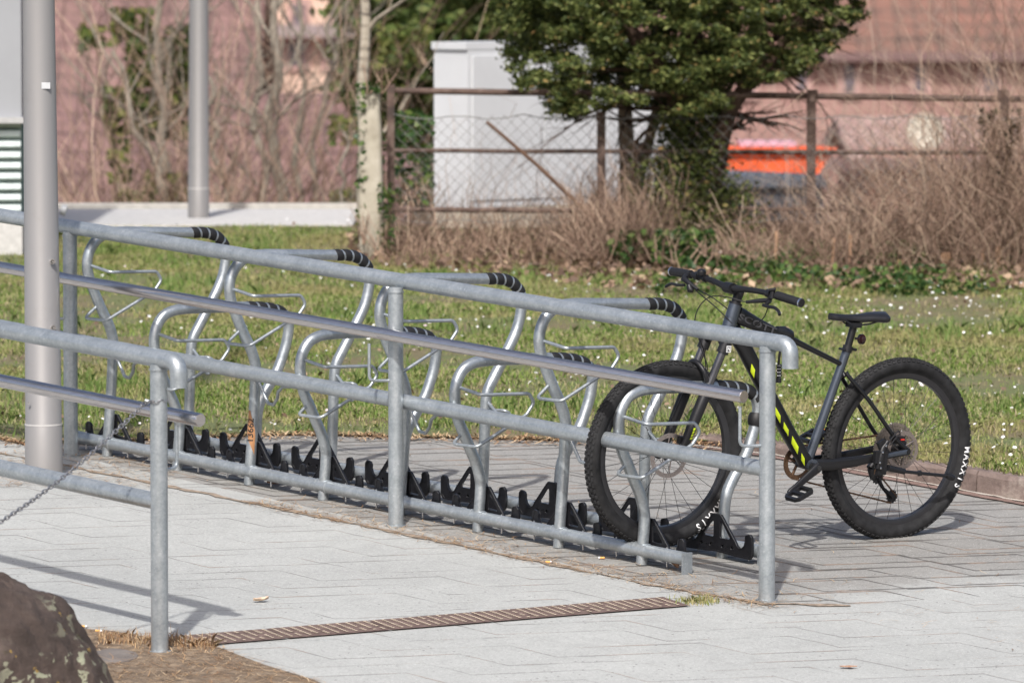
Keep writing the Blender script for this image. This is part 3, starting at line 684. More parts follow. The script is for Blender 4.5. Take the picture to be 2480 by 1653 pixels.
# lime decal pieces along the lower left face of the down tube
dt0, dt1 = BP(1776, 800), BP(1950, 1118); dtd = (dt1 - dt0).normalized(); dtu = bn.cross(dtd).normalized()
if dtu.dot(bu) < 0: dtu = -dtu
def dt_pt(t, a_):   # a_: angle round tube from bn toward lower side
    c_ = dt0 + dtd * t; e = 2 / 2.8; ca, sa = math.cos(a_), math.sin(a_); wd_ = .022 + .012 * min(1, t / .6); hh = .033 - .006 * min(1, t / .6)
    return c_ + bn * (abs(ca) ** e * math.copysign(1, ca) * (wd_ + .0012)) - dtu * (abs(sa) ** e * math.copysign(1, sa) * (hh + .0012))
for (t0, t1, a0, a1, cut) in ((.168, .200, .25, 1.05, .2), (.372, .432, .3, .95, .3), (.462, .505, .3, 1.0, .3), (.535, .592, .25, 1.0, .2), (.622, .652, .3, .9, .3)):
    dec = MB(); n1, n2 = 8, 8; vs = []
    for i in range(n1 + 1):
        for j in range(n2 + 1):
            t = t0 + (t1 - t0) * i / n1; u = j / n2; t_ = t + (u - .5) * .03
            vs.append(dt_pt(t_, a0 + (a1 - a0) * u))
    dec.add(vs, [(i * (n2 + 1) + j, i * (n2 + 1) + j + 1, (i + 1) * (n2 + 1) + j + 1, (i + 1) * (n2 + 1) + j) for i in range(n1) for j in range(n2)]); build(dec, 'lime_decal', LIME, frame)
tv, tf2 = text_geo('SCOTT', .048, .0002, .001); tt0 = BP(1834, 785, .0205); tdir = (BP(1890, 808, .0205) - BP(1800, 770, .0205)).normalized(); tup = tdir.cross(bn) * -1
if tup.dot(bu) < 0: tup = -tup
build(MB().add([tt0 + tdir * p.x * 1.3 + tup * p.y * .75 + bn * (p.z + .001) for p in tv], tf2), 'top_tube_lettering', TTXT, frame, False)
# seatpost, clamp, saddle
spt = BP(2067, 792); seat = build(MB().tube([lin(ST_t, spt, -.1), spt], .0150, 20), 'seatpost', SATIN, bike)
sdv = (spt - ST_t).normalized(); cl = MB(); cl.cyl(ST_t - sdv * .012, ST_t + sdv * .014, .0205, 20); cl.cyl(ST_t + bn * .024 + bf * .028, ST_t - bn * .02 + bf * .024, .005, 10); cl.tube([ST_t - bf * .02, ST_t - bf * .045 - bu * .003], .006, 10)
build(cl, 'seat_clamp', MATB, seat)
sad = MB(); ns = 22; prof_s = []
x0, z0 = bl(2009, 762)[0], bl(2009, 762)[2]; x1 = bl(2143, 764)[0]
for i in range(ns + 1):
    t = i / ns; x = x0 + (x1 - x0) * t
    hwid = .018 + .052 * max(0, (t - .35) / .65) ** 1.15; hwid *= (1 if t < .9 else math.sqrt(max(.02, 1 - ((t - .9) / .1) ** 2)) * .9 + .1); hwid *= (1 if t > .05 else .55)
    zc = z0 - .004 - .012 * math.sin(math.pi * min(1, t * 1.4)) * .6 + .010 * max(0, t - .6)
    thk = .020 + .026 * max(0, t - .3)
    ring = []
    for k in range(18):
        a_ = 2 * math.pi * k / 18; y = hwid * math.cos(a_); z = math.sin(a_)
        zz = zc + (z * .008 if z > 0 else z * thk) - (abs(math.cos(a_)) ** 3) * thk * .35 + .004
        ring.append(BW(x, y, zz))
    prof_s.append(ring)
vs = [p for r_ in prof_s for p in r_]; fs = [(i * 18 + k, i * 18 + (k + 1) % 18, (i + 1) * 18 + (k + 1) % 18, (i + 1) * 18 + k) for i in range(ns) for k in range(18)]
fs += [tuple(range(17, -1, -1)), tuple(ns * 18 + k for k in range(18))]; saddle = build(sad.add(vs, fs), 'saddle', SADM, bike, angle=70)
rl = MB(); sx_, sz_ = bl(2067, 792)[0], bl(2067, 792)[2]
for sd_ in (1, -1): rl.tube(spline([BW(x0 - .055, .012 * sd_, z0 - .012), BW(x0 - .09, .02 * sd_, z0 - .032), BW(sx_ + .02, .022 * sd_, z0 - .038), BW(sx_ - .05, .024 * sd_, z0 - .036), BW(x1 + .04, .03 * sd_, z0 - .020)], 5), .0035, 8)
rl.box(BW(sx_, 0, z0 - .040), (.045, .05, .02), Matrix((bf, bn, bu)).transposed()); build(rl, 'saddle_rails', MATB, saddle)
tl = MB(); lp = BP(2086, 821); tl.lathe(lp, -bf, [(.001, -.012), (.012, -.012), (.020, -.006), (.021, .006), (.016, .012), (.001, .013)], 20); tl.tube([lp + bf * .012, lp + bf * .03 + bu * .004], .005, 8); build(tl, 'rear_light', plain('smoked red lens', (.022, .008, .009), .2), bike)
# steering: stem, bar, grips, levers
tv_ = (HTt - HTb).normalized(); stc = HTt + tv_ * .05
fk = MB(); fk.cyl(HTt, HTt + tv_ * .040, .019, 20); fk.cyl(HTt, HTt + tv_ * .008, .027, 24)
bc = BP(1767, 697); fk.cyl(HTt + tv_ * .032, HTt + tv_ * .076, .0205, 24); flat_tube(fk, [HTt + tv_ * .054, lin(HTt + tv_ * .054, bc, .5), bc], [.019, .017, .019], [.017, .015, .018], bn)
fk.cyl(bc - bn * .023, bc + bn * .023, .022, 20)
stem = build(fk, 'stem', MATB, bike)
gR = BP(1939.5, 733, .375); gL = BP(1627, 657, -.375)
def barpt(t):  # -1 .. 1
    e_ = gR if t > 0 else gL; d = e_ - bc; a_ = abs(t)
    base = bc + d * a_; return base + bu * (.020 * math.sin(math.pi * min(1, a_)) * (1 if a_ > .2 else a_ * 5) * .55) 
bp = [barpt(t) for t in np.linspace(-1, 1, 33)]; rr_ = [.0112 + .0045 * max(0, 1 - abs(t) * 4.5) for t in np.linspace(-1, 1, 33)]
hb = build(MB().tube(bp, rr_, 18), 'handlebar', MATB, bike)
for s_, e_ in ((1, gR), (-1, gL)):
    g0 = barpt(s_ * .66); g = MB(); n = 24; pts = [lin(g0, e_, k / n) for k in range(n + 1)]
    g.tube(pts, [.0165 + .0008 * (k % 2) for k in range(n + 1)], 20); build(g, 'grip', RUB, hb)
    dr_ = (e_ - g0).normalized(); cpn = MB(); cpn.cyl(e_ - dr_ * .004, e_ + dr_ * .003, .0182, 24); build(cpn, 'grip_ring', CHROME, hb)
    cpn = MB(); cpn.cyl(e_ + dr_ * .002, e_ + dr_ * .006, .0168, 24); build(cpn, 'grip_end', RUB, hb)
def P2(u, v, off): return BP(u, v, off)
# right-hand picture side = near (left hand) controls
lv = MB(); c0 = P2(1866, 726, .215)
lv.cyl(barpt(.56) - bn * .012, barpt(.56) + bn * .012, .0165, 18)
lv.tube([P2(1807, 731, .13), P2(1840, 728, .18), P2(1862, 727, .21), P2(1868, 716, .225)], [.006, .009, .011, .012], 12)
lv.tube([P2(1872, 700, .235), P2(1870, 722, .235)], [.010, .012], 12); lv.tube([P2(1862, 702, .23), P2(1878, 700, .25)], [.006, .007], 10)
lv.tube(spline([P2(1848, 738, .21), P2(1860, 742, .24), P2(1876, 745, .28), P2(1886, 754, .31), P2(1888, 762, .325)], 4), [.0065] * 17, 10); lv.tube([P2(1866, 728, .235), P2(1852, 740, .215)], .007, 10)
build(lv, 'brake_lever', MATB, hb)
rv_ = MB(); rv_.cyl(barpt(-.56) - bn * .012, barpt(-.56) + bn * .012, .0165, 18)
rv_.tube([P2(1690, 701, -.14), P2(1672, 688, -.18), P2(1656, 675, -.22), P2(1662, 668, -.23)], [.006, .010, .012, .011], 12)
rv_.tube(spline([P2(1658, 690, -.20), P2(1640, 690, -.24), P2(1626, 687, -.28), P2(1612, 694, -.31)], 5), .006, 10)
rv_.tube([P2(1668, 690, -.18), P2(1672, 702, -.17), P2(1678, 704, -.16)], [.010, .014, .008], 12); build(rv_, 'brake_lever', MATB, hb)
be = MB(); bp_ = P2(1699, 659, -.17); be.lathe(bp_, bu, [(.001, -.012), (.016, -.012), (.019, 0), (.016, .009), (.008, .013), (.001, .014)], 20); be.cyl(barpt(-.42) - bn * .006, barpt(-.42) + bn * .006, .0155, 16); build(be, 'bell', SATIN, hb)
cb = MB()
for pts in ([P2(1685, 703, -.15), P2(1735, 745, -.03), P2(1768, 778, .02), P2(1780, 788, .024)], [P2(1690, 701, -.15), P2(1728, 722, -.05), P2(1775, 758, .0), P2(1800, 775, .028)],
            [P2(1805, 731, .13), P2(1760, 719, .06), P2(1722, 718, .0), P2(1695, 740, -.03), P2(1683, 775, -.04), P2(1692, 812, -.04), P2(1706, 855, -.05), P2(1710, 905, -.06), P2(1708, 925, -.065)],
            [P2(1862, 740, .2), P2(1850, 768, .14), P2(1832, 786, .06), P2(1817, 793, .03)], [P2(1712, 905, .05), P2(1712, 880, .05), P2(1700, 850, .03), P2(1692, 818, 0)]):
    cb.tube(spline(pts, 7), .0023, 6)
build(cb, 'cables', SATIN, hb)
# fork
fo = MB(); cr = BW(*bl(1757, 828)); FX = lambda x, y, z: BW(x, y, z)
axd = (HTt - Fc); crx, _, crz = bl(1733, 829)
crn = MB(); flat_tube(crn, [FX(crx, -.068, crz + .0), FX(crx - .004, -.03, crz + .028), HTb - tv_ * .012, FX(crx - .004, .03, crz + .028), FX(crx, .068, crz + .0)], [.020, .022, .026, .022, .020], [.020, .018, .018, .018, .020], bf)
sdirn = (FX(crx, 0, crz) - FX(WB - .045, 0, .01)).normalized()
for sd_ in (1, -1):
    t_ = FX(crx, .066 * sd_, crz); b_ = FX(WB - .038, .060 * sd_, .012)
    d_ = (b_ - t_).normalized(); Ln = (b_ - t_).length
    crn.tube([t_ - d_ * .012, t_ + d_ * .035], .0235, 20)
    st = build(MB().tube([t_, t_ + d_ * .22], .0160, 20), 'stanchion', plain('dark chrome stanchion', (.12, .12, .13), .22, .8), bike)
    lw = MB(); lw.tube([t_ + d_ * .165, t_ + d_ * .172, t_ + d_ * .30, b_ - d_ * .06, b_ - d_ * .02, b_ + bf * .012], [.0205, .0232, .0225, .0195, .018, .013], 20)
    lw.tube([b_ + bf * -.002, b_ + bf * .038 + bu * -.010], [.016, .014], 14); lw.cyl(FX(WB, .052 * sd_, 0), FX(WB, .072 * sd_, 0), .014, 16)
    build(lw, 'fork_leg', MATB, bike)
a0 = FX(crx, .066, crz); d_ = (FX(WB - .038, 0, .012) - FX(crx, 0, crz)).normalized(); ac = FX(crx, 0, crz) + d_ * .175
ab = MB().tube(spline([ac + bn * .064, ac + bn * .055 + bf * .02 + bu * .055 , ac + bn * .02 + bf * .03 + bu * .085, ac - bn * .02 + bf * .03 + bu * .085, ac - bn * .055 + bf * .02 + bu * .055, ac - bn * .064], 5), .0105, 12); build(ab, 'fork_brace', MATB, bike)
fork = build(crn, 'fork_crown', MATB, bike)
tv, tf3 = text_geo('N', .022, .0003, .0008); lp_ = BP(1765, 845, .0895)
fr_ = MB(); wq = [(-.014, -.013), (.014, -.013), (.014, .013), (-.014, .013)]; wi = [(-.011, -.010), (.011, -.010), (.011, .010), (-.011, .010)]
v_, f_ = shape_geo([wq, wi], .0003); 
for vv, ff in ((v_, f_), (tv, tf3)): fr_.add([lp_ - bf * p.x * .8 + bu * p.y + bn * p.z for p in vv], ff)
build(fr_, 'fork_emblem', WHITE, fork, False)
dk = MB(); p_ = BW(WB - .07, .083, .07)
for k in range(4): dk.add([p_ + bf * (.012 - .004 * k) + bu * (.012 * k), p_ + bf * (.002 - .004 * k) + bu * (.012 * k), p_ + bf * (-.002 - .004 * k) + bu * (.012 * k + .009), p_ + bf * (.008 - .004 * k) + bu * (.012 * k + .009)], [(0, 1, 2, 3)])
build(dk, 'fork_decal', LIME, fork, False)
cal = MB(); cal.box(BW(WB - .055, .045, .062), (.045, .026, .03), Matrix((bf, bn, bu)).transposed()); cal.tube([BW(WB - .04, .05, .04), BW(WB - .08, .05, .10)], .009, 10); build(cal, 'brake_caliper', MATB, bike)
cal = MB(); cal.box(BW(.035, .050, .045), (.05, .026, .03), Matrix((bf, bn, bu)).transposed()); cal.tube([BW(.0, .05, .03), BW(.075, .052, .058)], .010, 10); cc = build(cal, 'brake_caliper', MATB, bike)
build(MB().box(BW(.025, .064, .048), (.018, .004, .006), Matrix((bf, bn, bu)).transposed()), 'caliper_sticker', RED, cc, False)
# drivetrain
ck = BW(.457, 0, -.055); crk = MB(); pe = BP(1915, 1190, .095)
e0 = ck + bn * .082; flat_tube(crk, [e0 + (e0 - pe).normalized() * .012, e0, lin(e0, pe, .3), lin(e0, pe, .8), pe, pe + (pe - e0).normalized() * .012], [.010, .012, .009, .008, .009, .008], [.018, .021, .017, .013, .015, .011], bn)
crk.cyl(ck + bn * .04, ck + bn * .092, .015, 20); crank = build(crk, 'crank', MATB, bike); build(MB().cyl(ck + bn * .093, ck + bn * .0955, .010, 16), 'crank_bolt', DARK, crank)
ck2 = MB(); pe2 = ck * 2 - (pe - bn * .095) - bn * .085; ck2.tube([ck - bn * .075, pe2], [.016, .012], 12); build(ck2, 'crank', MATB, bike)
def pedal(c, refl):
    m = MB(); fx = (bf * math.cos(-.45) + bu * math.sin(-.45)); uz = bn.cross(fx) * -1
    v_, f_ = shape_geo([[(-.048, -.03), (-.048, .03), (-.032, .046), (.032, .046), (.048, .03), (.048, -.03), (.032, -.046), (-.032, -.046)], [(-.036, -.034), (-.006, -.034), (-.006, .034), (-.036, .034)], [(.006, -.034), (.036, -.034), (.036, .034), (.006, .034)]], .007, .001)
    M = lambda p: c + fx * p.x + bn * p.y + uz * p.z
    m.add([M(p) for p in v_], f_); m.cyl(c - bn * .05, c + bn * .045, .008, 12); pdl = build(m, 'pedal', BPL, bike, False)
    if refl: build(MB().box(c - fx * .053, (.004, .05, .012), Matrix((fx, bn, uz)).transposed()), 'reflector', ORANGE, pdl, False)
pedal(pe + bn * .055, False); pedal(pe2 - bn * .055, True)
def gear(mb, c, off, R, teeth, th=.0012, inner=None):
    lp = []
    for k in range(teeth * 4):
        a_ = 2 * math.pi * k / (teeth * 4); r_ = R + (.0028 if k % 4 in (1, 2) else -.0018); lp.append((r_ * math.cos(a_), r_ * math.sin(a_)))
    loops = [lp, circ(0, 0, inner or R * .75, 40)]
    v_, f_ = shape_geo(loops, th); mb.add([c + bf * p.x + bu * p.y + bn * (p.z + off) for p in v_], f_)
cg = MB(); gear(cg, ck, -.048, .066, 32, .0015, .050)
for k in range(4):
    a_ = math.pi / 2 * k + .4; cg.tube([ck - bn * .05, ck - bn * .05 + (bf * math.cos(a_) + bu * math.sin(a_)) * .056], .006, 8)
build(cg, 'chainring', RUSTC, bike, False)
cs = MB()
for k, tn_ in enumerate((11, 13, 15, 17, 19, 22, 25, 28, 33, 39, 45, 51)): gear(cs, R0, -.055 + k * .0033, tn_ * .00202, tn_, .0006, max(.012, tn_ * .00202 - .012))
build(cs, 'cassette', CASS, bike, False)
dl_ = MB(); Mx = Matrix((bf, bn, bu)).transposed()
dl_.tube([BW(.01, -.07, -.02), BW(.045, -.07, -.055), BW(.075, -.065, -.09)], [.012, .016, .018], 12); dl_.tube([BW(.075, -.06, -.09), BW(.062, -.058, -.13)], [.016, .013], 12)
j1, j2 = BW(.045, -.052, -.125), BW(-.035, -.05, -.205)
for o_ in (-.008, .008): dl_.tube([j1 + bn * o_, lin(j1, j2, .5) + bn * o_ + bf * .012, j2 + bn * o_], [.006, .004, .010], 8)
for jc in (j1, j2): gear(dl_, jc, 0, .026, 12, .0015, .004)
build(dl_, 'derailleur', MATB, bike)
chn = MB()
def chain_run(a_, b_, mb, sag=0.0):
    n = int((b_ - a_).length / .0127); d = (b_ - a_).normalized(); up = bn.cross(d)
    for k in range(n):
        c_ = lin(a_, b_, (k + .5) / n); M = Matrix((d, bn, up)).transposed()
        if k % 2: mb.box(c_, (.0115, .0065, .0065), M)
        else: mb.box(c_, (.015, .0035, .0078), M)
chain_run(ck - bn * .048 - bu * .066 + bf * .012, j2 - bn * .0 - bu * .026, chn); chain_run(ck - bn * .048 + bu * .066, BW(.0, -.045, .055), chn)
for k in range(26):
    a_ = -math.pi / 2 + math.pi * k / 25; pt = ck - bn * .048 + (bf * math.cos(a_) + bu * math.sin(a_)) * .067
    chn.box(pt, (.011, .005, .007), Matrix((-bf * math.sin(a_) + bu * math.cos(a_), bn, bf * math.cos(a_) + bu * math.sin(a_))).transposed())
chn.tube([j2 - bf * .026 - bu * 0, j1 - bf * .02], .0035, 6); chn.tube([j1 + bf * .026, BW(.055, -.03, -.04)], .0035, 6)
build(chn, 'drive_chain', RUSTC, bike, False)
# kickstand clamped to the near stays
ks = MB(); off = .082
ks.box(BP(2132, 1106, off), (.062, .020, .050), Mx); ks.box(BP(2138, 1082, off), (.036, .014, .06), Matrix((bf * .85 - bu * .5, bn, bu * .85 + bf * .5)).transposed()); ks.box(BP(2134, 1134, off), (.042, .018, .05), Mx); ks.tube([BP(2150, 1068, off), BP(2138, 1085, off), BP(2133, 1105, off)], [.010, .014, .017], 14); ks.tube([BP(2133, 1105, off), BP(2128, 1130, off), BP(2140, 1143, off)], [.017, .019, .012], 14)
ks.tube([BP(2150, 1132, off), BP(2190, 1141, off)], [.013, .012], 14); ks.tube([BP(2190, 1141, off), BP(2296, 1152, off)], .0068, 12); ks.tube([BP(2226, 1140, off), BP(2228, 1150, off)], [.010, .010], 12)
ks.tube([BP(2292, 1151, off), BP(2300, 1153, off), BP(2309, 1157, off)], [.010, .014, .012], 14); kso = build(ks, 'kickstand', MATB, bike)
kb = MB()
for u, v in ((2146, 1079), (2138, 1095), (2131, 1120), (2133, 1133)): kb.lathe(BP(u, v, off + .018), bn, [(.001, -.003), (.004, -.003), (.004, .002), (.001, .003)], 12)
build(kb, 'bolts', CHROME, kso)
kb = MB(); kb.tube([BP(2150, 1072, off), BP(2176, 1042, .08)], .003, 8); kb.tube([BP(2155, 1078, off), BP(2180, 1048, .08)], .003, 8); kb.tube([BP(2172, 1045, .06), BP(2179, 1044, .085), BP(2180, 1052, .06)], .003, 8); build(kb, 'clamp_strap', MATB, kso)
# cable lock hanging round the top tube
lk = thing('cable_lock', 'black combination cable lock wrapped round the bicycle top tube behind the railing', 'lock', BP(1900, 812))
m = MB(); m.tube([BP(1880, 799, 0), BP(1895, 803, 0), BP(1910, 812, 0), BP(1916, 822, 0)], [.016, .024, .026, .016], 14); build(m, 'strap_case', BPL, lk)
m = MB(); m.tube(spline([BP(1896, 815, .03), BP(1890, 845, .05), BP(1886, 875, .05), BP(1884, 910, .05), BP(1876, 925, .045), BP(1862, 900, .04), BP(1866, 850, .03), BP(1885, 810, .02)], 6), .005, 8); build(m, 'cable', SATIN, lk)
m = MB()
for k in range(4): m.tube([BP(1887, 882 + k * 8, .052), BP(1887, 888 + k * 8, .052)], .0105, 14)
m.tube([BP(1887, 914, .052), BP(1886, 926, .052)], .010, 12); build(m, 'number_barrel', BPL, lk)
m = MB()
for k in range(4):
    for j in range(2): m.box(BP(1884 + j * 5, 885 + k * 8, .0635), (.003, .002, .003), Mx)
build(m, 'number_marks', WHITE, lk, False)
# ------------------------------------------------------------------ hanging chain on the near post
c_top = px(352, 975, 19.88); c_end = px(-60, 1302, 19.1)
ch = thing('chain', 'thin steel chain looped on the near post and hanging down to the left', 'chain', c_top)
m = MB(); pts = []; n = 64
for k in range(n + 1):
    t = k / n; p = lin(c_top, c_end, t) - Z1 * .045 * math.sin(math.pi * t) * .7; pts.append(p)
wrapp = [px(404, 966, 19.86), px(386, 972, 19.84), px(366, 972, 19.84)]
pts2 = spline(wrapp, 5) + pts
acc = [pts2[0]]; 
def resample(pts, d):
    out = [pts[0]]; rem = d
    for a_, b_ in zip(pts, pts[1:]):
        L_ = (b_ - a_).length; pos = 0
        while L_ - pos >= rem: pos += rem; out.append(lin(a_, b_, pos / L_)); rem = d
        rem -= L_ - pos
    return out
rp = resample(pts2, .0185)
for k, (a_, b_) in enumerate(zip(rp, rp[1:])):
    d = (b_ - a_).normalized(); s1 = d.cross(Z1).normalized(); s2 = d.cross(s1)
    s_ = (s1 + s2).normalized() if k % 2 else (s1 - s2).normalized(); c = (a_ + b_) / 2; lnk = []
    for j in range(12):
        an = 2 * math.pi * j / 12; lnk.append(c + d * (.0085 * math.cos(an) + math.copysign(.004, math.cos(an))) + s_ * .0068 * math.sin(an))
    m.tube(lnk + [lnk[0]], .0021, 6, caps=False)
build(m, 'chain_links', CHAINM, ch)
m = MB(); m.tube([px(362, 972, 19.86), px(351, 969, 19.86)], .007, 10); build(m, 'hook_stub', GALV, ch)
# ------------------------------------------------------------------ boulder
bmk = bmesh.new(); bmesh.ops.create_icosphere(bmk, subdivisions=6, radius=1); cb_ = px(-30, 1800, 18.75); rk_loc = V((cb_.x, cb_.y, gz(cb_.x, cb_.y) - .05))
for v in bmk.verts:
    p = v.co.copy(); h = max(0, p.z); e = 1 - .12 * h
    q_ = V((p.x * .44 * e, p.y * .42 * e, p.z * .56))
    q_ *= 1 + .13 * noise.noise(p * 1.2 + V((3, 1, 2))) + .05 * noise.noise(p * 3.3) + .03 * noise.noise(p * 9) + .014 * noise.noise(p * 21) - .03 * abs(noise.noise(p * 5 + V((7, 2, 1))))
    v.co = q_
me = bpy.data.meshes.new('boulder'); bmk.to_mesh(me); bmk.free(); me.materials.append(ROCKM); me.polygons.foreach_set('use_smooth', [True] * len(me.polygons))
o = bpy.data.objects.new('boulder', me); COL.objects.link(o); o.location = rk_loc; tag(o, 'large brown boulder with pale lichen patches at the lower left corner', 'boulder')
# planted soil patch
soil_px = [(-200, 1470), (60, 1470), (152, 1482), (190, 1524), (261, 1529), (364, 1545), (462, 1559), (530, 1570), (640, 1612), (760, 1648), (900, 1720), (900, 1900), (-200, 1900)]
sp_ = [G(u, v) for u, v in soil_px]; kind(sheet('soil', [(p.x, p.y) for p in sp_], gz, SOILM, .006), 'structure')
for (u, v, a_, b_, lbl) in ((275, 1592, .09, .10, 'flat dark paving stone in the soil left of the near post'),):
    c = G(u, v); m = MB(); vs = []
    n = 22
    for k in range(n):
        an = 2 * math.pi * k / n; r_ = 1 + .15 * noise.noise((math.cos(an) * 1.5 + u, math.sin(an) * 1.5, 0)); x, y = c.x + a_ * r_ * math.cos(an), c.y + b_ * 1.3 * r_ * math.sin(an)
        vs += [(x, y, gz(x, y)), (lin(V((c.x, c.y, 0)), V((x, y, 0)), .92).x, lin(V((c.x, c.y, 0)), V((x, y, 0)), .92).y, gz(x, y) + .009)]
    fs = [(2 * k, 2 * ((k + 1) % n), 2 * ((k + 1) % n) + 1, 2 * k + 1) for k in range(n)] + [tuple(2 * k + 1 for k in range(n))]
    tag(build(m.add(vs, fs), 'flat_stone', plain('grey brown slab', (.17, .15, .135), .9, 0, .3, 12, bump=.4)), lbl, 'stone')
# ------------------------------------------------------------------ scatter
def blades(P, h, wd, lean_, seed, bend=.5):
    r = np.random.default_rng(seed); n = len(P); az = r.uniform(0, 2 * np.pi, n); H = h * r.uniform(.45, 1.25, n); W = wd * r.uniform(.6, 1.4, n)
    la_ = lean_ * r.uniform(.1, 1.6, n); ld = r.uniform(0, 2 * np.pi, n)
    side = np.stack([np.cos(az), np.sin(az), np.zeros(n)], 1) * W[:, None] / 2
    tipd = np.stack([np.cos(ld) * np.sin(la_), np.sin(ld) * np.sin(la_), np.cos(la_)], 1)
    mid = P + tipd * 0 + np.stack([tipd[:, 0] * .35, tipd[:, 1] * .35, np.ones(n) * np.cos(la_ * .5)], 1) * (H * .55)[:, None]
    tip = mid + np.stack([tipd[:, 0] * (1 + bend), tipd[:, 1] * (1 + bend), tipd[:, 2]], 1) * (H * .45)[:, None]
    out = np.stack([P - side, P + side, mid + side * .7, tip, mid - side * .7], 1)
    return out.reshape(-1, 3)
def lawn_pts(n, y0=None, y1=35.2, seed=1, xm=.9):
    r = np.random.default_rng(seed); y = r.uniform(21, y1, int(n * 1.35)); x = r.uniform(-1, 1, len(y)) * (y * .0925 + xm)
    by = np.interp(x, [b[0] for b in border], [b[1] for b in border]); ok = y > by + .035 + .09 * r.random(len(y)) * (x > .9)
    x, y = x[ok], y[ok]; z = .274 + .042 * (y - 24.85)
    z += np.array([noise.noise((a * .9, b * .9, 0)) * .03 for a, b in zip(x, y)])
    return np.stack([x, y, z], 1)[:n]
P = lawn_pts(420000, seed=2)
dens = np.array([noise.noise((a * 1.1, b * 1.1, 7)) for a, b in P[:, :2]])
keep = rng.random(len(P)) < np.clip(.62 + dens * 1.9, .06, 1); P = P[keep]; dens = dens[keep]
o = np_mesh('grass', blades(P, .031, .0055, 1.1, 3), 5, GRASSM); kind(o, 'stuff')
tall_c = rng.uniform(0, 1, (900, 2)); tp_ = []
for a_, b_ in tall_c:
    y = 24.9 + 9.8 * b_; x = (a_ * 2 - 1) * (y * .093 + .6)
    if noise.noise((x * .8, y * .8, 3)) > .12 and y > border_y(x) + .2:
        k = 60; tp_.append(np.stack([x + rng.normal(0, .05, k), y + rng.normal(0, .05, k), np.full(k, lz(x, y))], 1))
o = np_mesh('grass_tufts', blades(np.concatenate(tp_), .07, .0045, .7, 5), 5, island_mat('tuft blades', [(0, (.13, .22, .05)), (.6, (.22, .33, .09)), (1, (.40, .42, .18))], .5, .35)); kind(o, 'stuff')
# daisies
n = 950; dp = lawn_pts(n * 6, seed=9, xm=.5); msk = np.array([noise.noise((a * .7 + 4, b * .7, 2)) + (.25 if a > 0.2 else -.08) for a, b in dp[:, :2]]); dp = dp[msk * 2.2 > rng.uniform(-.2, .7, len(msk))][:n]
vs = []
for p in dp:
    r_ = random.choice((random.uniform(.004, .007), random.uniform(.006, .0105))); h = random.uniform(.02, .055); tx, ty = random.uniform(-.5, .5), random.uniform(-.9, .1)
    nrm = V((tx, ty, 1)).normalized(); a_ = nrm.cross(V((1, 0, 0))).normalized(); b_ = nrm.cross(a_)
    c_ = V(p) + V((0, 0, h))
    for k in range(6): an = k * math.pi / 3; vs.append(c_ + (a_ * math.cos(an) + b_ * math.sin(an)) * r_)
kind(np_mesh('daisies', np.array([tuple(v) for v in vs]), 6, DAISYM), 'stuff')
def litter(name, pts, mat, L=(.02, .07), W=(.0012, .003), zoff=.004, seed=4, up=.25):
    r = np.random.default_rng(seed); n = len(pts); az = r.uniform(0, 2 * np.pi, n); ln = r.uniform(*L, n); wd = r.uniform(*W, n); el = r.uniform(0, up, n)
    d = np.stack([np.cos(az) * np.cos(el), np.sin(az) * np.cos(el), np.sin(el)], 1); s = np.stack([-np.sin(az), np.cos(az), np.zeros(n)], 1)
    P = pts + np.array([0, 0, zoff]); a_ = d * ln[:, None] / 2; b_ = s * wd[:, None] / 2; P = P + np.abs(a_) * np.array([0, 0, 1])
    k = (r.normal(0, .12, n) * ln)[:, None] * s
    out = np.stack([P - a_ - b_, P + k - b_, P + a_ - b_ * .6, P + a_ + b_ * .6, P + k + b_, P - a_ + b_], 1)
    return kind(np_mesh(name, out.reshape(-1, 3), 6, mat), 'stuff')
def gpts(n, f, seed):
    r = np.random.default_rng(seed); out = []
    while len(out) < n:
        x, y = f(r); out.append((x, y, gz(x, y)))
    return np.array(out)
def along(r):
    t = r.uniform(-.25, 1.32) ; p = lin(la, lb, t); s = r.normal(0, .045) + (abs(r.normal(0, .22)) if r.random() < .4 else 0); q_ = p + E2 * s + EH * r.normal(0, .05); return q_.x, q_.y
NEEDP = gpts(2600, along, 1); 
def bayr(r):
    a_ = r.uniform(-.6, 8); p = feet[0] + E1 * (a_ - 2.2) + E2 * abs(r.normal(0, .9)) - E2 * .1; return p.x, p.y
litter('pine_needles', np.concatenate([NEEDP, gpts(650, bayr, 2)]), NEEDLE)
def leftr(r): p = G(r.uniform(-80, 420), r.uniform(1095, 1180)); return p.x, p.y
def soilr(r):
    u = r.uniform(-80, 900); vlo = np.interp(u, [p[0] for p in soil_px[:11]], [p[1] for p in soil_px[:11]]); v = vlo + r.uniform(-6, 200); p = G(u, v); return p.x, p.y
litter('needle_litter', np.concatenate([gpts(1300, leftr, 5), gpts(4200, soilr, 6)]), NEEDLE, (.02, .09), (.0012, .0032), .006, 8, .18)
def kerbr(r):
    a_ = r.random(); x = r.uniform(-2.4, .95); return x, border_y(x) - abs(r.normal(0, .10)) + .06
litter('edge_litter', gpts(2600, kerbr, 12), NEEDLE, (.015, .05), (.003, .009), .008, 13, .4)
kp = []
for i in range(900):
    u = random.uniform(240, 520); p = G(u, random.gauss(1556, 8) + (u - 360) * .06); kp.append((p.x, p.y, p.z))
kind(np_mesh('dry_grass', blades(np.array(kp), .042, .0025, 1.1, 21), 5, NEEDLE), 'stuff')
gk = []
for i in range(260):
    p = G(random.gauss(1690, 24), random.gauss(1458, 4)); gk.append((p.x, p.y, p.z))
kind(np_mesh('weed_tuft', blades(np.array(gk), .03, .004, .9, 22), 5, GRASSM), 'stuff')
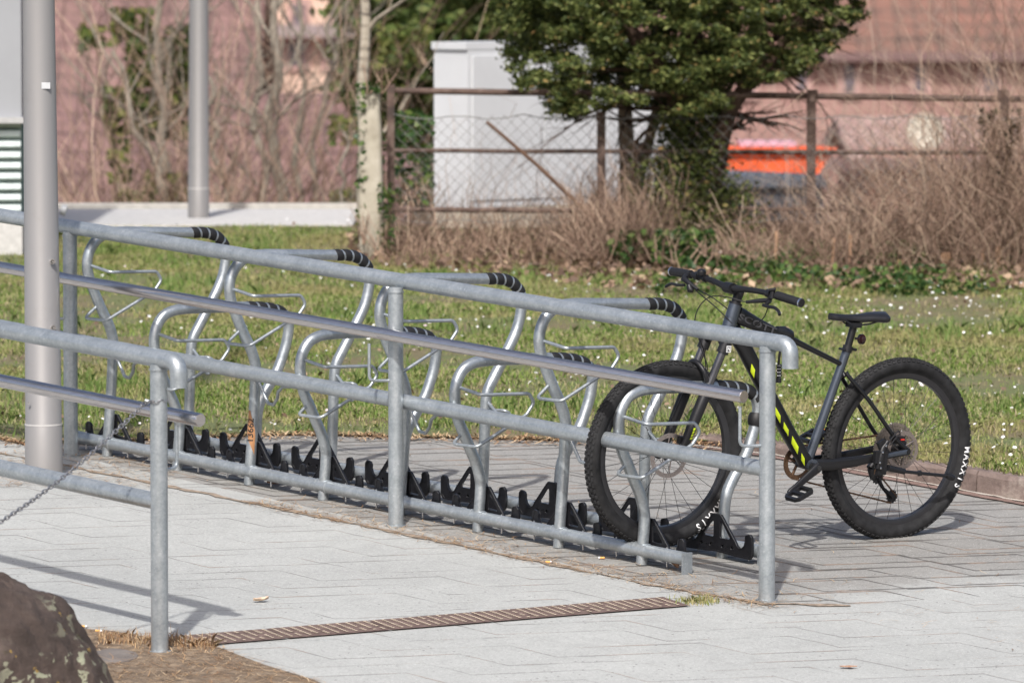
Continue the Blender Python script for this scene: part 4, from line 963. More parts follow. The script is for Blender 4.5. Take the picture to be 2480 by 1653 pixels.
# individual small items
def leaf_item(name, u, v, s, mat, label, cat, curl=.3, rot=0, group=None, lawnz=False):
    p = G(u, v); m = MB(); vs = []; n = 9
    for i in range(n + 1):
        t = i / n; wd_ = s * .45 * math.sin(math.pi * (t * .92 + .05)) * (1 + .25 * math.sin(t * 14)); x = (t - .5) * s * 1.8
        for j in (-1, 0, 1):
            y = j * wd_; X_ = x * math.cos(rot) - y * math.sin(rot); Y_ = x * math.sin(rot) + y * math.cos(rot)
            vs.append((p.x + X_, p.y + Y_, gz(p.x + X_, p.y + Y_) + .006 + s * curl * (abs(j) * .8 + (t - .4) ** 2 * 1.5)))
    fs = [(i * 3 + j, (i + 1) * 3 + j, (i + 1) * 3 + j + 1, i * 3 + j + 1) for i in range(n) for j in range(2)]
    tag(build(m.add(vs, fs), name, mat), label, cat, group)
DL = plain('dry brown leaf', (.36, .20, .12), .7, 0, .4, 60); DL2 = plain('pale dry leaf', (.58, .44, .32), .7, 0, .3, 60)
leaf_item('dry_leaf', 632, 1458, .035, DL2, 'curled pale dry leaf lying alone on the pale paving', 'leaf', .35, .5)
leaf_item('dry_leaf', 672, 1175, .05, DL, 'crumpled brown leaf under the front bar of the rack', 'leaf', .5, .2)
leaf_item('dry_leaf', 1637, 1377, .035, DL, 'crumpled brown leaf by the end plate of the rack', 'leaf', .6, 1.9)
leaf_item('dry_leaf', 2055, 1618, .035, DL, 'small flat brown leaf on the paving at the lower right', 'leaf', .1, .1)
BUTT = plain('cigarette filter', (.80, .42, .12), .8, 0, .2, 200); PAP = plain('white paper', (.85, .85, .86), .8)
def butt(u, v, rot, label):
    p = G(u, v) + Z1 * .007; t = thing('cigarette_butt', label, 'cigarette butt', p); d = V((math.cos(rot), math.sin(rot), 0)); build(MB().cyl(p - d * .012, p + d * .006, .0042, 10), 'filter', BUTT, t); build(MB().cyl(p + d * .0061, p + d * .012, .0041, 10), 'paper_tip', PAP, t)
butt(1329, 1364, -.2, 'orange cigarette butt on the sandy joint below the rack'); butt(1457, 1354, 2.9, 'cigarette butt on the paving left of the rack end'); butt(203, 1520, -.3, 'cigarette butt beside the boulder'); butt(239, 1531, -.15, 'second cigarette butt right of the boulder, nearer the post')
m = MB(); p = G(158, 1485)
v0 = [(0, 0, .008), (.016, .002, .02), (.02, .03, .012), (.008, .05, .03), (-.004, .03, .014), (-.008, .012, .022)]
tag(build(m.add([(p.x + x, p.y + y, p.z + z) for x, y, z in v0] , [(0, 1, 2), (0, 2, 3), (0, 3, 4), (0, 4, 5)]), 'paper_scrap', PAP, smooth=False), 'torn white paper scrap beside the boulder', 'litter')
# ------------------------------------------------------------------ foliage tools
def leaf_cloud(P, size, seed, aspect=.5, droop=.0, jitter=.5):
    r = np.random.default_rng(seed); n = len(P); s = size * r.uniform(1 - jitter, 1 + jitter, n)
    a_ = r.normal(0, 1, (n, 3)); a_[:, 2] = a_[:, 2] * .6 - droop; a_ /= np.linalg.norm(a_, axis=1)[:, None]
    b_ = np.cross(a_, r.normal(0, 1, (n, 3))); b_ /= np.linalg.norm(b_, axis=1)[:, None]
    a_ *= s[:, None]; b_ *= (s * aspect)[:, None]
    return np.stack([P - a_ * .5, P + b_ * .5, P + a_ * .5, P - b_ * .5], 1).reshape(-1, 3)
def limbs(mb, base, direction, length, r0, depth, seedr, spread=.5, kids=3, up=.15, tips=None, sides=6, wob=.15):
    n = 5; pts = [V(base)]; d = V(direction).normalized()
    for i in range(n):
        d = (d + V((seedr.gauss(0, wob), seedr.gauss(0, wob), seedr.gauss(0, wob) + up * .3))).normalized(); pts.append(pts[-1] + d * length / n)
    mb.tube(pts, [r0 * (1 - .6 * i / n) for i in range(n + 1)], sides)
    if tips is not None: tips.append(pts[-1])
    if depth > 0:
        for k in range(kids):
            t = seedr.uniform(.25, 1); i = min(n - 1, int(t * n)); p = lin(pts[i], pts[i + 1], t * n - i if i < n else 0)
            nd = (d + V((seedr.gauss(0, spread), seedr.gauss(0, spread), seedr.gauss(0, spread) * .7 + up))).normalized()
            limbs(mb, p, nd, length * seedr.uniform(.45, .75), r0 * (1 - .6 * t) * .6, depth - 1, seedr, spread, kids, up, tips, max(3, sides - 1), wob)
lp5 = lawn_pts(420, seed=33); lp5[:, 2] += .02; kind(np_mesh('fallen_leaves', leaf_cloud(lp5, .03, 34, .7), 4, LEAFD), 'stuff')
# yew tree
yb = pd(1612, 560, 34.0); yb.z = lz(yb.x, yb.y)
yew = thing('yew_tree', 'large dark green yew tree with dense crown standing before the fence', 'tree', yb)
m = MB()
def Y(u, v, dz=0): return pd(u, v, 34.0 + dz)
for pts, r_ in (([yb + V((0, 0, -.1)), Y(1618, 450), Y(1640, 330), Y(1625, 200, .2), Y(1580, 60, .2), Y(1550, -150, .1)], [.115, .10, .09, .075, .05, .03]), ([yb + V((-.06, 0, -.1)), Y(1580, 430), Y(1575, 330), Y(1545, 200, -.2), Y(1440, 60, -.3), Y(1380, -60, -.3)], [.095, .085, .075, .055, .035, .02]), ([yb + V((.05, 0, -.1)), Y(1640, 420, -.1), Y(1680, 250, -.2), Y(1790, 110, -.3), Y(1880, -20, -.3)], [.07, .055, .045, .03, .015])):
    m.tube(spline(pts, 4), [r_[min(len(r_) - 1, int(i / 4))] * (1 - .0) for i in range((len(pts) - 1) * 4 + 1)], 10)
sr = random.Random(5)
for (u, v, du, dv) in ((1620, 260, -250, 20), (1600, 240, -200, 50), (1640, 240, 180, 30), (1600, 150, -350, 40), (1640, 120, 250, 20), (1560, 60, -350, -20), (1600, 40, 300, -10), (1620, 300, 120, -25)):
    for k in range(2): limbs(m, Y(u, v), V((du / 300, sr.uniform(-.7, .7), -dv / 300)), abs(du) * .0026 * .9, .022, 2, sr, .4, 3, .0, None, 5)
build(m, 'trunk', YBARK, yew)
poly = [(1130, -150), (1135, 0), (1160, 60), (1165, 105), (1185, 180), (1235, 225), (1290, 268), (1370, 262), (1420, 235), (1470, 250), (1540, 262), (1600, 255), (1650, 240), (1700, 215), (1750, 200), (1790, 175), (1850, 170), (1880, 130), (1930, 95), (1965, 40), (1985, -20), (1960, -150), (1900, -300), (1600, -420), (1250, -330)]
def inpoly(x, y, P):
    c = False; j = len(P) - 1
    for i in range(len(P)):
        xi, yi = P[i]; xj, yj = P[j]
        if (yi > y) != (yj > y) and x < (xj - xi) * (y - yi) / (yj - yi) + xi: c = not c
        j = i
    return c
cl = []; 
while len(cl) < 1250:
    u, v = sr.uniform(1120, 1990), sr.uniform(-340, 275)
    if inpoly(u, v, poly): cl.append((u, v, sr.uniform(-1, 1)))
pts = []
for u, v, w_ in cl:
    cen = abs((u - 1560) / 430) ; dep = 1.0 * math.sqrt(max(.08, 1 - cen * cen)) * w_; c = pd(u, v, 34 + dep); k = sr.randint(80, 220); sg = sr.uniform(.03, .078)
    q_ = rng.normal(0, 1, (k, 3)); q_ /= np.maximum(.6, np.linalg.norm(q_, axis=1))[:, None] / np.array(rng.uniform(.3, 1.3, k))[:, None]
    pts.append(np.array(c) + q_ * np.array([sg * 1.25, sg * 1.25, sg * .62]))
for (u0, v0, u1, v1, sg, k, cnt) in ((1490, 430, 1700, 560, .10, 60, 80), (1480, 370, 1560, 500, .08, 50, 34), (1650, 430, 1710, 520, .07, 45, 18), (1535, 250, 1645, 570, .06, 70, 170)):
    for i in range(cnt):
        c = pd(sr.uniform(u0, u1), sr.uniform(v0, v1), 33.95 + sr.uniform(-.25, .3)); pts.append(np.array(c) + rng.normal(0, 1, (k, 3)) * np.array([sg, sg, sg * .7]))
np_mesh('crown', leaf_cloud(np.concatenate(pts), .034, 31, .42, .25), 4, YEWM, yew)
# low green shrub growth at the foot of the yew
def clump(name, label, cat, boxes, mat, size, seed, base, group=None, asp=.6):
    r = np.random.default_rng(seed); t = thing(name, label, cat, base, group); pts = []
    for (u0, v0, u1, v1, Z0, Z1_, n_) in boxes:
        u = r.uniform(u0, u1, n_); v = r.uniform(v0, v1, n_); z = r.uniform(Z0, Z1_, n_)
        nz = np.array([noise.noise((a_ / 22, b_ / 22, c_ * 2)) for a_, b_, c_ in zip(u, v, z)]); ok = nz > -.08
        pts.append(np.array([tuple(pd(a_, b_, c_)) for a_, b_, c_ in zip(u[ok], v[ok], z[ok])]))
    np_mesh('foliage', leaf_cloud(np.concatenate(pts), size, seed + 1, asp), 4, mat, t)
    m = MB(); rr2 = random.Random(seed)
    for i in range(14):
        u0, v0, u1, v1, Z0, Z1_, n_ = rr2.choice(boxes); limbs(m, V((pd(rr2.uniform(u0, u1), v1, Z0)).to_tuple()), V((rr2.gauss(0, .4), rr2.gauss(0, .3), 1)), .18, .006, 1, rr2, .5, 3, .1, None, 4)
    build(m, 'stems', TWIGM, t); return t
clump('evergreen_shrub', 'low dark evergreen shrub at the foot of the yew trunk', 'shrub', [(1400, 530, 1500, 600, 32.6, 33.4, 1300), (1500, 530, 1640, 610, 32.4, 33.4, 2400), (1560, 590, 1680, 630, 32.2, 32.8, 600)], IVYM, .05, 41, pd(1540, 600, 33))
clump('ivy', 'ivy climbing on the concrete fence post', 'ivy', [(818, 190, 840, 560, 33.2, 33.45, 260), (868, 420, 905, 585, 33.1, 33.5, 420), (838, 190, 880, 215, 33.2, 33.4, 90), (850, 300, 885, 470, 33.4, 33.6, 120)], IVYM, .035, 43, pd(850, 585, 33.4))
clump('ivy', 'ivy tangled in the fence mesh right of the concrete post', 'ivy', [(905, 250, 995, 480, 33.8, 34.6, 900)], IVYM, .05, 45, pd(950, 560, 34))
clump('ivy', 'dark overgrown clump round the far right fence post', 'ivy', [(2250, 250, 2345, 345, 33.5, 34.0, 420), (2275, 330, 2330, 470, 33.5, 33.9, 200)], island_mat('dark brown overgrowth', [(0, (.03, .025, .018)), (.6, (.07, .06, .035)), (1, (.16, .12, .08))], .7), .045, 49, pd(2305, 600, 33.7))
# ------------------------------------------------------------------ fence
FZ = 33.75
fe = thing('fence', 'rusty pipe fence with three rails and sagging wire mesh behind the yew', 'fence', pd(1400, 570, FZ))
def FP_(u, v): return pd(u, v, FZ)
for (a_, b_, r_) in (((888, 208), (2600, 231), .020), ((905, 346), (2600, 352), .014), ((905, 481), (1345, 484), .016), ((1680, 478), (2600, 492), .012)):
    n = 12; pts = [FP_(a_[0] + (b_[0] - a_[0]) * k / n, a_[1] + (b_[1] - a_[1]) * k / n + 2 * noise.noise((k * .7, a_[1], 0))) for k in range(n + 1)]
    build(MB().tube(pts, r_, 10), 'rail', RUSTP, fe)
for (u, v0, v1, r_, lean_) in ((898, 200, 590, .022, 0), (1380, 262, 600, .026, 2), (1866, 212, 600, .028, -6), (2305, 212, 640, .026, 3)):
    p0, p1 = FP_(u, v0), FP_(u + lean_, v1); build(MB().box((p0 + p1) / 2, (r_ * 2, .03, (p0 - p1).length), None), 'post', RUSTP, fe, False)
    build(MB().box(p0 + V((0, -.02, -.01)), (r_ * 2.2, .05, .05)), 'clamp', RUSTP, fe, False)
WIRE = plain('galvanised wire', (.24, .235, .225), .5, .4)
m = MB(); m2 = MB()
zt, zb = FP_(0, 262).z, FP_(0, 500).z; x0_, x1_ = FP_(905, 0).x, FP_(2600, 0).x; yy = FP_(1400, 400).y - .02; hgt = zt - zb; st_ = .075
k = x0_ - hgt
while k < x1_:
    for sgn in (1, -1):
        xa, xb = (k, k + hgt) if sgn > 0 else (k + hgt, k); za, zb_ = zb, zt
        pts = []
        for j in range(13):
            t = j / 12; x = xa + (xb - xa) * t
            if x0_ <= x <= x1_: pts.append(V((x + .02 * noise.noise((x * 2, t * 3, 0)), yy + .03 * noise.noise((x, t * 2, 4)), zb + hgt * t - .10 * max(0, noise.noise((x * .8, 0, 8))) * t)))
        if len(pts) > 1: m.tube(pts, .0015, 3, False)
    k += st_
for j in range(2):
    m.tube([V((x0_ + (x1_ - x0_) * i / 40, yy, (zt if j == 0 else zb) - .03 * abs(math.sin(i * .9)))) for i in range(41)], .003, 4, False)
build(m, 'wire_mesh', WIRE, fe)
cpst = MB(); pb = pd(853, 592, 33.35); pb.z = lz(pb.x, pb.y) - .05; pt_ = pd(848, 200, 33.35)
zs = 14; vs = []
for i in range(zs + 1):
    t = i / zs; c = lin(pb, pt_, t); hw_ = .080 - .014 * t; 
    for k in range(16):
        an = 2 * math.pi * k / 16; e = .5; x = abs(math.cos(an)) ** e * math.copysign(1, math.cos(an)) * hw_; y = abs(math.sin(an)) ** e * math.copysign(1, math.sin(an)) * hw_ * .9
        vs.append((c.x + x + .006 * noise.noise((x * 9, i * .7, k)), c.y + y, c.z + (.012 * noise.noise((k * .6, 3, 3)) if i == zs else 0)))
fs = [(i * 16 + k, i * 16 + (k + 1) % 16, (i + 1) * 16 + (k + 1) % 16, (i + 1) * 16 + k) for i in range(zs) for k in range(16)] + [tuple(zs * 16 + k for k in range(16))]
tag(build(cpst.add(vs, fs), 'concrete_post', CONC, angle=60), 'weathered pale concrete fence post overgrown with ivy', 'fence post')
p0, p1 = pd(1118, 280, 33.2), pd(1352, 492, 33.45); tag(build(MB().tube([p0, lin(p0, p1, .5) + Z1 * .015, p1, p1 + (p1 - p0) * .45], [.010, .012, .014, .016], 8), 'wooden_pole', plain('brown wood', (.14, .08, .052), .8, 0, .3, 20)), 'thin brown wooden pole leaning diagonally against the fence', 'pole')
# ------------------------------------------------------------------ cabinet
CAB = plain('white cabinet paint', (.60, .615, .63), .4, 0, .05, 3); CABC = plain('cream plinth', (.52, .47, .38), .8, 0, .12, 8)
cl0, cl1 = pd(997, 480, 36.95), pd(1075, 480, 36.7); cr1 = pd(1580, 480, 37.95)
top = pd(1075, 97, 36.7).z; bot = pd(1075, 478, 36.7).z
cab = thing('utility_cabinet', 'large white utility cabinet on a cream plinth behind the fence', 'cabinet', V((cl1.x + .5, cl1.y, lz(0, 36))))
def prism(mb, P4, z0, z1): vs = [(x, y, z0) for x, y in P4] + [(x, y, z1) for x, y in P4]; mb.add(vs, [(3, 2, 1, 0), (4, 5, 6, 7), (0, 1, 5, 4), (1, 2, 6, 5), (2, 3, 7, 6), (3, 0, 4, 7)])
back = V((cl0.x - cl1.x, cl0.y - cl1.y, 0)); P4 = [(cl1.x, cl1.y), (cr1.x, cr1.y), (cr1.x + back.x, cr1.y + back.y), (cl0.x, cl0.y)]
cc_ = V((sum(p[0] for p in P4) / 4, sum(p[1] for p in P4) / 4, 0))
def scl(s): return [((x - cc_.x) * s + cc_.x, (y - cc_.y) * s + cc_.y) for x, y in P4]
m = MB(); prism(m, P4, bot, top - .05); build(m, 'body', CAB, cab, False); m = MB(); prism(m, scl(1.02), top - .048, top); build(m, 'lid', CAB, cab, False)
m = MB(); prism(m, scl(.99), lz(0, 36) - .2, bot - .003); build(m, 'plinth', CABC, cab, False)
fd = V((cr1.x - cl1.x, cr1.y - cl1.y, 0)).normalized()
m = MB()
for k in range(2): q_ = V((cl1.x, cl1.y, (top + bot) / 2)) + fd * (.34 + k * .62) + V((0, -.006, -.02)); m.box(q_, (.60, .012, top - bot - .14), Matrix((fd, V((-fd.y, fd.x, 0)), Z1)).transposed())
build(m, 'door', CAB, cab, False)
# grey kiosk at the far left
ky = 33.5; kx1 = pd(50, 0, ky).x
GP = plain('grey panel', (.30, .31, .33), .5, 0, .05, 3); LV = plain('pale louvre', (.50, .57, .565), .6); LVD = plain('dark teal panel', (.10, .19, .18), .7)
kio = thing('technical_building', 'grey panelled technical building with white louvres at the left edge', 'building', V((kx1 - 1, ky, .6)))
zt, zm, zb = pd(0, -300, ky).z, pd(0, 272, ky).z, pd(0, 492, ky).z
m = MB(); m.box((kx1 - 1.5, ky + 1, (zt + zm) / 2), (3, 2, zt - zm)); build(m, 'wall', GP, kio, False)
m = MB(); m.box((kx1 - 1.5, ky + .98, zm - .01), (3.04, 2.06, .035)); build(m, 'ledge', plain('grey ledge', (.40, .40, .40), .5), kio, False)
m = MB(); m.box((kx1 - 1.5, ky + 1.06, (zm + zb) / 2), (2.96, 1.86, zm - zb - .01)); build(m, 'recess_panel', LVD, kio, False)  # dark teal panel set back behind the pale louvres
m = MB(); m.box((kx1 - 1.5, ky + 1.0, (zb + .3) / 2), (3.0, 2.0, zb - .3)); build(m, 'plinth', PATHM, kio, False)
nl = 9
for k in range(nl):
    z = zb + (zm - zb) * (k + .45) / nl; m = MB(); m.box((kx1 - 1.5, ky + .05, z), (2.98, .05, .036), Matrix.Rotation(math.radians(-25), 3, 'X')); build(m, 'louvre', LV, kio, False)
m = MB(); m.tube([pd(140, 480, 34.2), pd(152, 484, 34.2)], [.03, .035], 12); tag(build(m, 'grey_pipe_end', GP), 'small grey pipe end beside the path behind the lamp post', 'pipe')
# ------------------------------------------------------------------ bare trees left
def bare_tree(label, u, v0, u1, v1, Z, r0, seed, mat=BARK, name='bare_tree', group='bare trees on the slope', depth=3, twn=1.0, trunks=None):
    b0, t0 = pd(u, v0, Z), pd(u1, v1, Z); b0 = b0 - Z1 * .25; t = thing(name, label, 'tree', b0, group); s = random.Random(seed); m = MB(); tw = MB()
    n = 10; wb_ = .006 if name == 'birch_tree' else .03; pts = [lin(b0, t0, i / n) + V((s.gauss(0, wb_), s.gauss(0, wb_), 0)) * (i > 0) for i in range(n + 1)]
    m.tube(spline(pts, 2), [r0 * (1 - .5 * i / (2 * n)) for i in range(2 * n + 1)], 8)
    L = (t0 - b0).length
    for i in range(int(9 * twn)):
        tt = s.uniform(.15, 1); p = lin(b0, t0, tt); sd_ = s.choice((-1, 1))
        limbs(tw, p, V((sd_ * s.uniform(.2, .8), s.uniform(-.4, .4), s.uniform(.5, 1))), L * s.uniform(.2, .42), r0 * .32, depth - 1, s, .45, 3, .2, None, 4)
    build(m, 'trunk', mat, t); build(tw, 'branches', BARK, t); return t
trees = [('thin bare tree left of the far lamp post, trunk nearly upright', 390, 500, 350, -60, 42, .045, 1), ('forked bare tree leaning left behind the ivy', 425, 500, 260, 120, 41, .035, 2), ('bare sapling leaning right beside the near lamp post', 290, 500, 240, 180, 43, .03, 3),
         ('slender pale bare tree just right of the far lamp post', 520, 500, 490, 180, 41, .035, 4), ('straight bare tree in the middle of the left group', 592, 500, 590, -60, 42, .034, 5), ('bare tree with mottled pale trunk before the cream house', 640, 500, 622, -60, 41, .048, 6),
         ('thin bare tree before the cream house windows', 675, 500, 690, -60, 43, .028, 7), ('thin bare tree leaning slightly right of the cream house windows', 705, 500, 770, -60, 43, .028, 8), ('arching bare shrub left of the concrete post', 760, 500, 800, 300, 38, .018, 9)]
for i, a_ in enumerate(trees): bare_tree(a_[0], *a_[1:7], a_[7] + 20, mat=BARK)
bt = bare_tree('pale birch trunk rising behind the concrete post', 835, 470, 836, -80, 35.5, .052, 51, BIRCH, 'birch_tree', None, 2, .25)
for o_ in bt.children:
    pass
bt['category'] = 'tree'
# forked tan trunk in front of the cabinet
tn2 = thing('small_tree', 'small tan forked tree in front of the white cabinet beside the yew', 'tree', pd(1452, 560, 34.6)); m = MB()
b0 = pd(1452, 570, 34.6); m.tube(spline([b0, pd(1448, 480, 34.6), pd(1442, 380, 34.6), pd(1436, 260, 34.6), pd(1430, 120, 34.7)], 3), [.075, .072, .068, .064, .062, .06, .055, .052, .05, .047, .045, .043, .04], 10)
m.tube(spline([pd(1456, 460, 34.6), pd(1478, 370, 34.55), pd(1500, 280, 34.5), pd(1515, 200, 34.5)], 3), [.045, .04, .036, .033, .03, .028, .026, .024, .022, .02], 8); m.tube([pd(1458, 420, 34.6), pd(1475, 330, 34.55)], [.05, .045], 8)
build(m, 'trunk', TBARK, tn2)
# ------------------------------------------------------------------ green foliage behind
def cone_tree(label, u, v, w_, h_, Z, seed, n=26000, mat=CONM, size=.10, name='evergreen_tree'):
    c = pd(u, v, Z); b0 = V((c.x, c.y, c.z - h_)); t = thing(name, label, 'tree', b0, None); r = np.random.default_rng(seed); pts = []
    for i in range(90):
        k = n // 90; a_ = r.uniform(0, 2 * np.pi); hh = r.uniform(-1, 1); rr = math.sqrt(max(.05, 1 - hh * hh)) * r.uniform(.5, 1); cc = np.array([c.x + math.cos(a_) * rr * w_, c.y + math.sin(a_) * rr * w_ * .8, c.z + hh * h_]); pts.append(cc + r.normal(0, 1, (k, 3)) * np.array([.22, .22, .16]) * w_ * .6)
    np_mesh('crown', leaf_cloud(np.concatenate(pts), size, seed + 1, .5, .3), 4, mat, t); m = MB(); m.tube([b0 - Z1 * 1, c], [.16, .08], 8); build(m, 'trunk', BARK, t)
cone_tree('dark green conifer behind the white cabinet', 985, 10, .85, 1.0, 45, 61, 20000)
cone_tree('dark green conifer behind the yew and the cabinet', 1100, -60, 1.1, 1.4, 50, 63, 20000)
def ivy_tree(label, boxes, seed, base): clump('ivy', label, 'ivy', boxes, island_mat('blurred ivy ' + str(seed), [(0, (.035, .06, .015)), (.5, (.085, .115, .025)), (1, (.22, .21, .06))], .6, .2), .075, seed, base)
ivy_tree('ivy clump hanging in the bare trees left of the far lamp post', [(255, 20, 350, 100, 42.5, 43.5, 700), (290, 90, 430, 230, 42, 43.5, 1500), (240, 200, 330, 300, 42, 43, 700), (320, 230, 440, 320, 42, 43.2, 900), (380, 60, 440, 240, 42, 43.2, 700), (250, 300, 300, 420, 41.5, 42.5, 260), (180, 60, 240, 130, 42, 43, 160)], 71, pd(340, 490, 42.6))
ivy_tree('low ivy patch between the bare trees at the left', [(330, 400, 430, 470, 41, 42.5, 360), (270, 440, 330, 480, 41, 42, 160)], 73, pd(370, 490, 41.5))
ivy_tree('ivy patch behind the fence near the birch', [(870, 60, 990, 150, 40, 42, 900), (760, 270, 830, 330, 40, 41, 200), (755, 440, 820, 480, 39, 40, 260)], 75, pd(900, 490, 40))
# ------------------------------------------------------------------ brambles and twigs
def bramble(name, gen, n, seed, mat, h, r_=(.0022, .005), seg=7, arch=.8):
    s = random.Random(seed); V_ = []; rs = np.random.default_rng(seed)
    quads = []
    for i in range(n):
        x, y, z, hh = gen(s); hh *= h; az = s.uniform(0, 2 * math.pi); lean_ = s.uniform(.05, arch); d = V((math.cos(az) * lean_, math.sin(az) * lean_ * .6, 1)).normalized(); p = V((x, y, z)); L = hh * s.uniform(.5, 1.3) / seg; r0 = s.uniform(*r_)
        prev = None
        for k in range(seg + 1):
            rr = r0 * (1 - .65 * k / seg); a_ = V((rr, 0, 0)); b_ = V((-rr * .5, -rr * .87, 0)); c_ = V((-rr * .5, rr * .87, 0)); ring = (p + a_, p + b_, p + c_)
            if prev:
                for j in range(3): quads += [prev[j], prev[(j + 1) % 3], ring[(j + 1) % 3], ring[j]]
            prev = ring; d = (d + V((s.gauss(0, .32), s.gauss(0, .22), s.gauss(0, .18) - .10 * arch * k / seg * 2))).normalized(); p = p + d * L
    # one island per stem needs shared vertices: merge by building with index reuse
    arr = np.array([tuple(q_) for q_ in quads]); me = bpy.data.meshes.new(name); nq = len(arr) // 4
    # rebuild as indexed mesh
    ring_v = []; faces = []
    idx = 0; per = seg * 3
    for i in range(n):
        blk = arr[i * per * 4:(i + 1) * per * 4].reshape(seg, 3, 4, 3)
        base = idx
        for k in range(seg):
            ring_v += [blk[k, 0, 0], blk[k, 1, 0], blk[k, 2, 0]]
        ring_v += [blk[seg - 1, 0, 3], blk[seg - 1, 1, 3], blk[seg - 1, 2, 3]]
        for k in range(seg):
            for j in range(3): faces.append((base + k * 3 + j, base + k * 3 + (j + 1) % 3, base + (k + 1) * 3 + (j + 1) % 3, base + (k + 1) * 3 + j))
        idx += (seg + 1) * 3
    me.from_pydata([tuple(v_) for v_ in ring_v], [], faces); o_ = bpy.data.objects.new(name, me); COL.objects.link(o_); me.materials.append(mat); kind(o_, 'stuff'); return o_
def gx(u, Z): return (u * 1.0544 - CX) * Z / FP
def g_right(s):
    y = s.uniform(32.1, 35.0); u = s.uniform(1660, 2650); x = gx(u, y); hh = np.interp(u, [1660, 1760, 1900, 2000, 2150, 2350, 2600], [.42, .46, .55, .8, 1.05, 1.9, 2.1]); return x, y, lz(x, y) - .02, hh
bramble('brambles', g_right, 3200, 3, TWIGM, 1.0, (.0018, .0045), 8, 1.5)
def g_mid(s):
    y = s.uniform(32.6, 34.5); u = s.uniform(880, 1560); x = gx(u, y); hh = np.interp(u, [880, 1000, 1300, 1380, 1480, 1560], [.45, .35, .42, .6, .75, .5]); return x, y, lz(x, y) - .02, hh
bramble('undergrowth', g_mid, 1500, 5, TWIGM, 1.0, (.0018, .0045), 8, 1.3)
def g_thick(s):
    y = s.uniform(32.6, 34.2); u = s.uniform(1330, 1480); x = gx(u, y); return x, y, lz(x, y), .55
bramble('undergrowth', g_thick, 900, 6, TWIGM, 1.0, (.002, .0045), 7, 1.2)
def g_tallmid(s):
    y = s.uniform(33.8, 34.8); u = s.uniform(1000, 1400); x = gx(u, y); return x, y, lz(x, y), s.uniform(.6, 1.0)
bramble('climbing_stems', g_tallmid, 60, 7, TWIGM, 1.0, (.002, .004), 9, .8)
def g_left(s):
    y = s.uniform(38.0, 46); u = s.uniform(60, 900); x = gx(u, y); return x, y, -.7 if y > 41 else -.1, s.uniform(1.2, 4.0)
bramble('slope_thicket', g_left, 1150, 8, TWIGM, 1.0, (.0025, .007), 8, .9)
def g_rb(s):
    y = s.uniform(38, 48); u = s.uniform(1850, 2600); x = gx(u, y); return x, y, -1.2, s.uniform(2.5, 4.8)
bramble('hazel_twigs', g_rb, 560, 9, island_mat('pale twigs', [(0, (.22, .17, .13)), (1, (.42, .34, .27))], .85), 1.0, (.002, .006), 9, .8)
# dry leaves and green weeds at the foot of the brambles
r = np.random.default_rng(77); n = 5200; u = r.uniform(800, 2600, n); y = r.uniform(31.2, 34.6, n); x = (u * 1.0544 - CX) * y / FP; keep = (y > 31.2 + 1.6 * np.clip((1500 - u) / 700, 0, 1)); x, y = x[keep], y[keep]
P = np.stack([x, y, .274 + .042 * (y - 24.85) + r.uniform(.01, .06, len(x))], 1); kind(np_mesh('leaf_litter', leaf_cloud(P, .05, 78, .6), 4, LEAFD), 'stuff')
n = 9000; u = r.uniform(1500, 2600, n); y = r.uniform(31.0, 33.4, n); x = (u * 1.0544 - CX) * y / FP; nz = np.array([noise.noise((a_ * 1.6, b_ * 1.6, 5)) for a_, b_ in zip(x, y)]); k = nz > .05; x, y = x[k], y[k]
P = np.stack([x, y, .274 + .042 * (y - 24.85) + r.uniform(.01, .10, len(x))], 1); kind(np_mesh('green_weeds', leaf_cloud(P, .045, 79, .5), 4, IVYM), 'stuff')
# cut stumps in the brambles
CUT = plain('freshly cut wood', (.48, .29, .17), .8, 0, .3, 20)
for i, (u, v, r_, h_) in enumerate(((2170, 600, .03, .10), (2290, 590, .018, .14), (2255, 585, .012, .12), (1780, 545, .01, .22), (1912, 540, .010, .18), (1950, 545, .012, .2), (2065, 585, .02, .06))):
    p = pd(u, v, 32.6); p.z = lz(p.x, p.y); m = MB().tube([p, p + V((.01, 0, h_))], r_, 10)
    tag(build(m, 'stump', CUT), ['thick cut stump below the round dish', 'upright cut stem at the far right', 'thin cut stem left of the far right stump', 'slim pale stake nearest the yew', 'slim pale stake below the orange container', 'pale stake right of the orange container', 'low stump between the stakes and the dish'][i], 'stump')
# ------------------------------------------------------------------ orange container, trailer, dish
OR = plain('orange plastic', (.78, .11, .025), .6, 0, .3, 6); PK = plain('painted pink highlight', (.62, .36, .42), .6); GB = plain('blue grey sheet', (.085, .10, .125), .7, 0, .3, 3)
oz = 44; cst = thing('container', 'bright orange container with painted pink highlight on top behind the yew', 'container', pd(1780, 430, oz))
m = MB(); a_, b_ = pd(1630, 400, oz), pd(1915, 400, oz); zt = pd(0, 346, oz).z; zb = pd(0, 400, oz).z
vs = [(a_.x, oz, zb + .04), (b_.x - .12, oz, zb), (b_.x, oz, zt), (a_.x, oz, zt + .02), (a_.x, oz + 1.2, zb), (b_.x - .1, oz + 1.2, zb), (b_.x, oz + 1.2, zt), (a_.x, oz + 1.2, zt)]
m.add(vs, [(0, 1, 2, 3), (1, 5, 6, 2), (5, 4, 7, 6), (4, 0, 3, 7), (3, 2, 6, 7), (0, 4, 5, 1)]); build(m, 'bin', OR, cst, False)
m = MB(); m.box(((a_.x + b_.x) / 2, oz - .02, zt), (b_.x - a_.x + .04, .06, .05)); build(m, 'rim', OR, cst, False)
m = MB(); q0, q1 = pd(1700, 340, oz), pd(1830, 340, oz); m.box(((q0.x + q1.x) / 2, oz + .4, zt + .045), (q1.x - q0.x, .7, .03)); build(m, 'sheet', PK, cst, False)  # thin pink slab stands in for the highlight on the container top
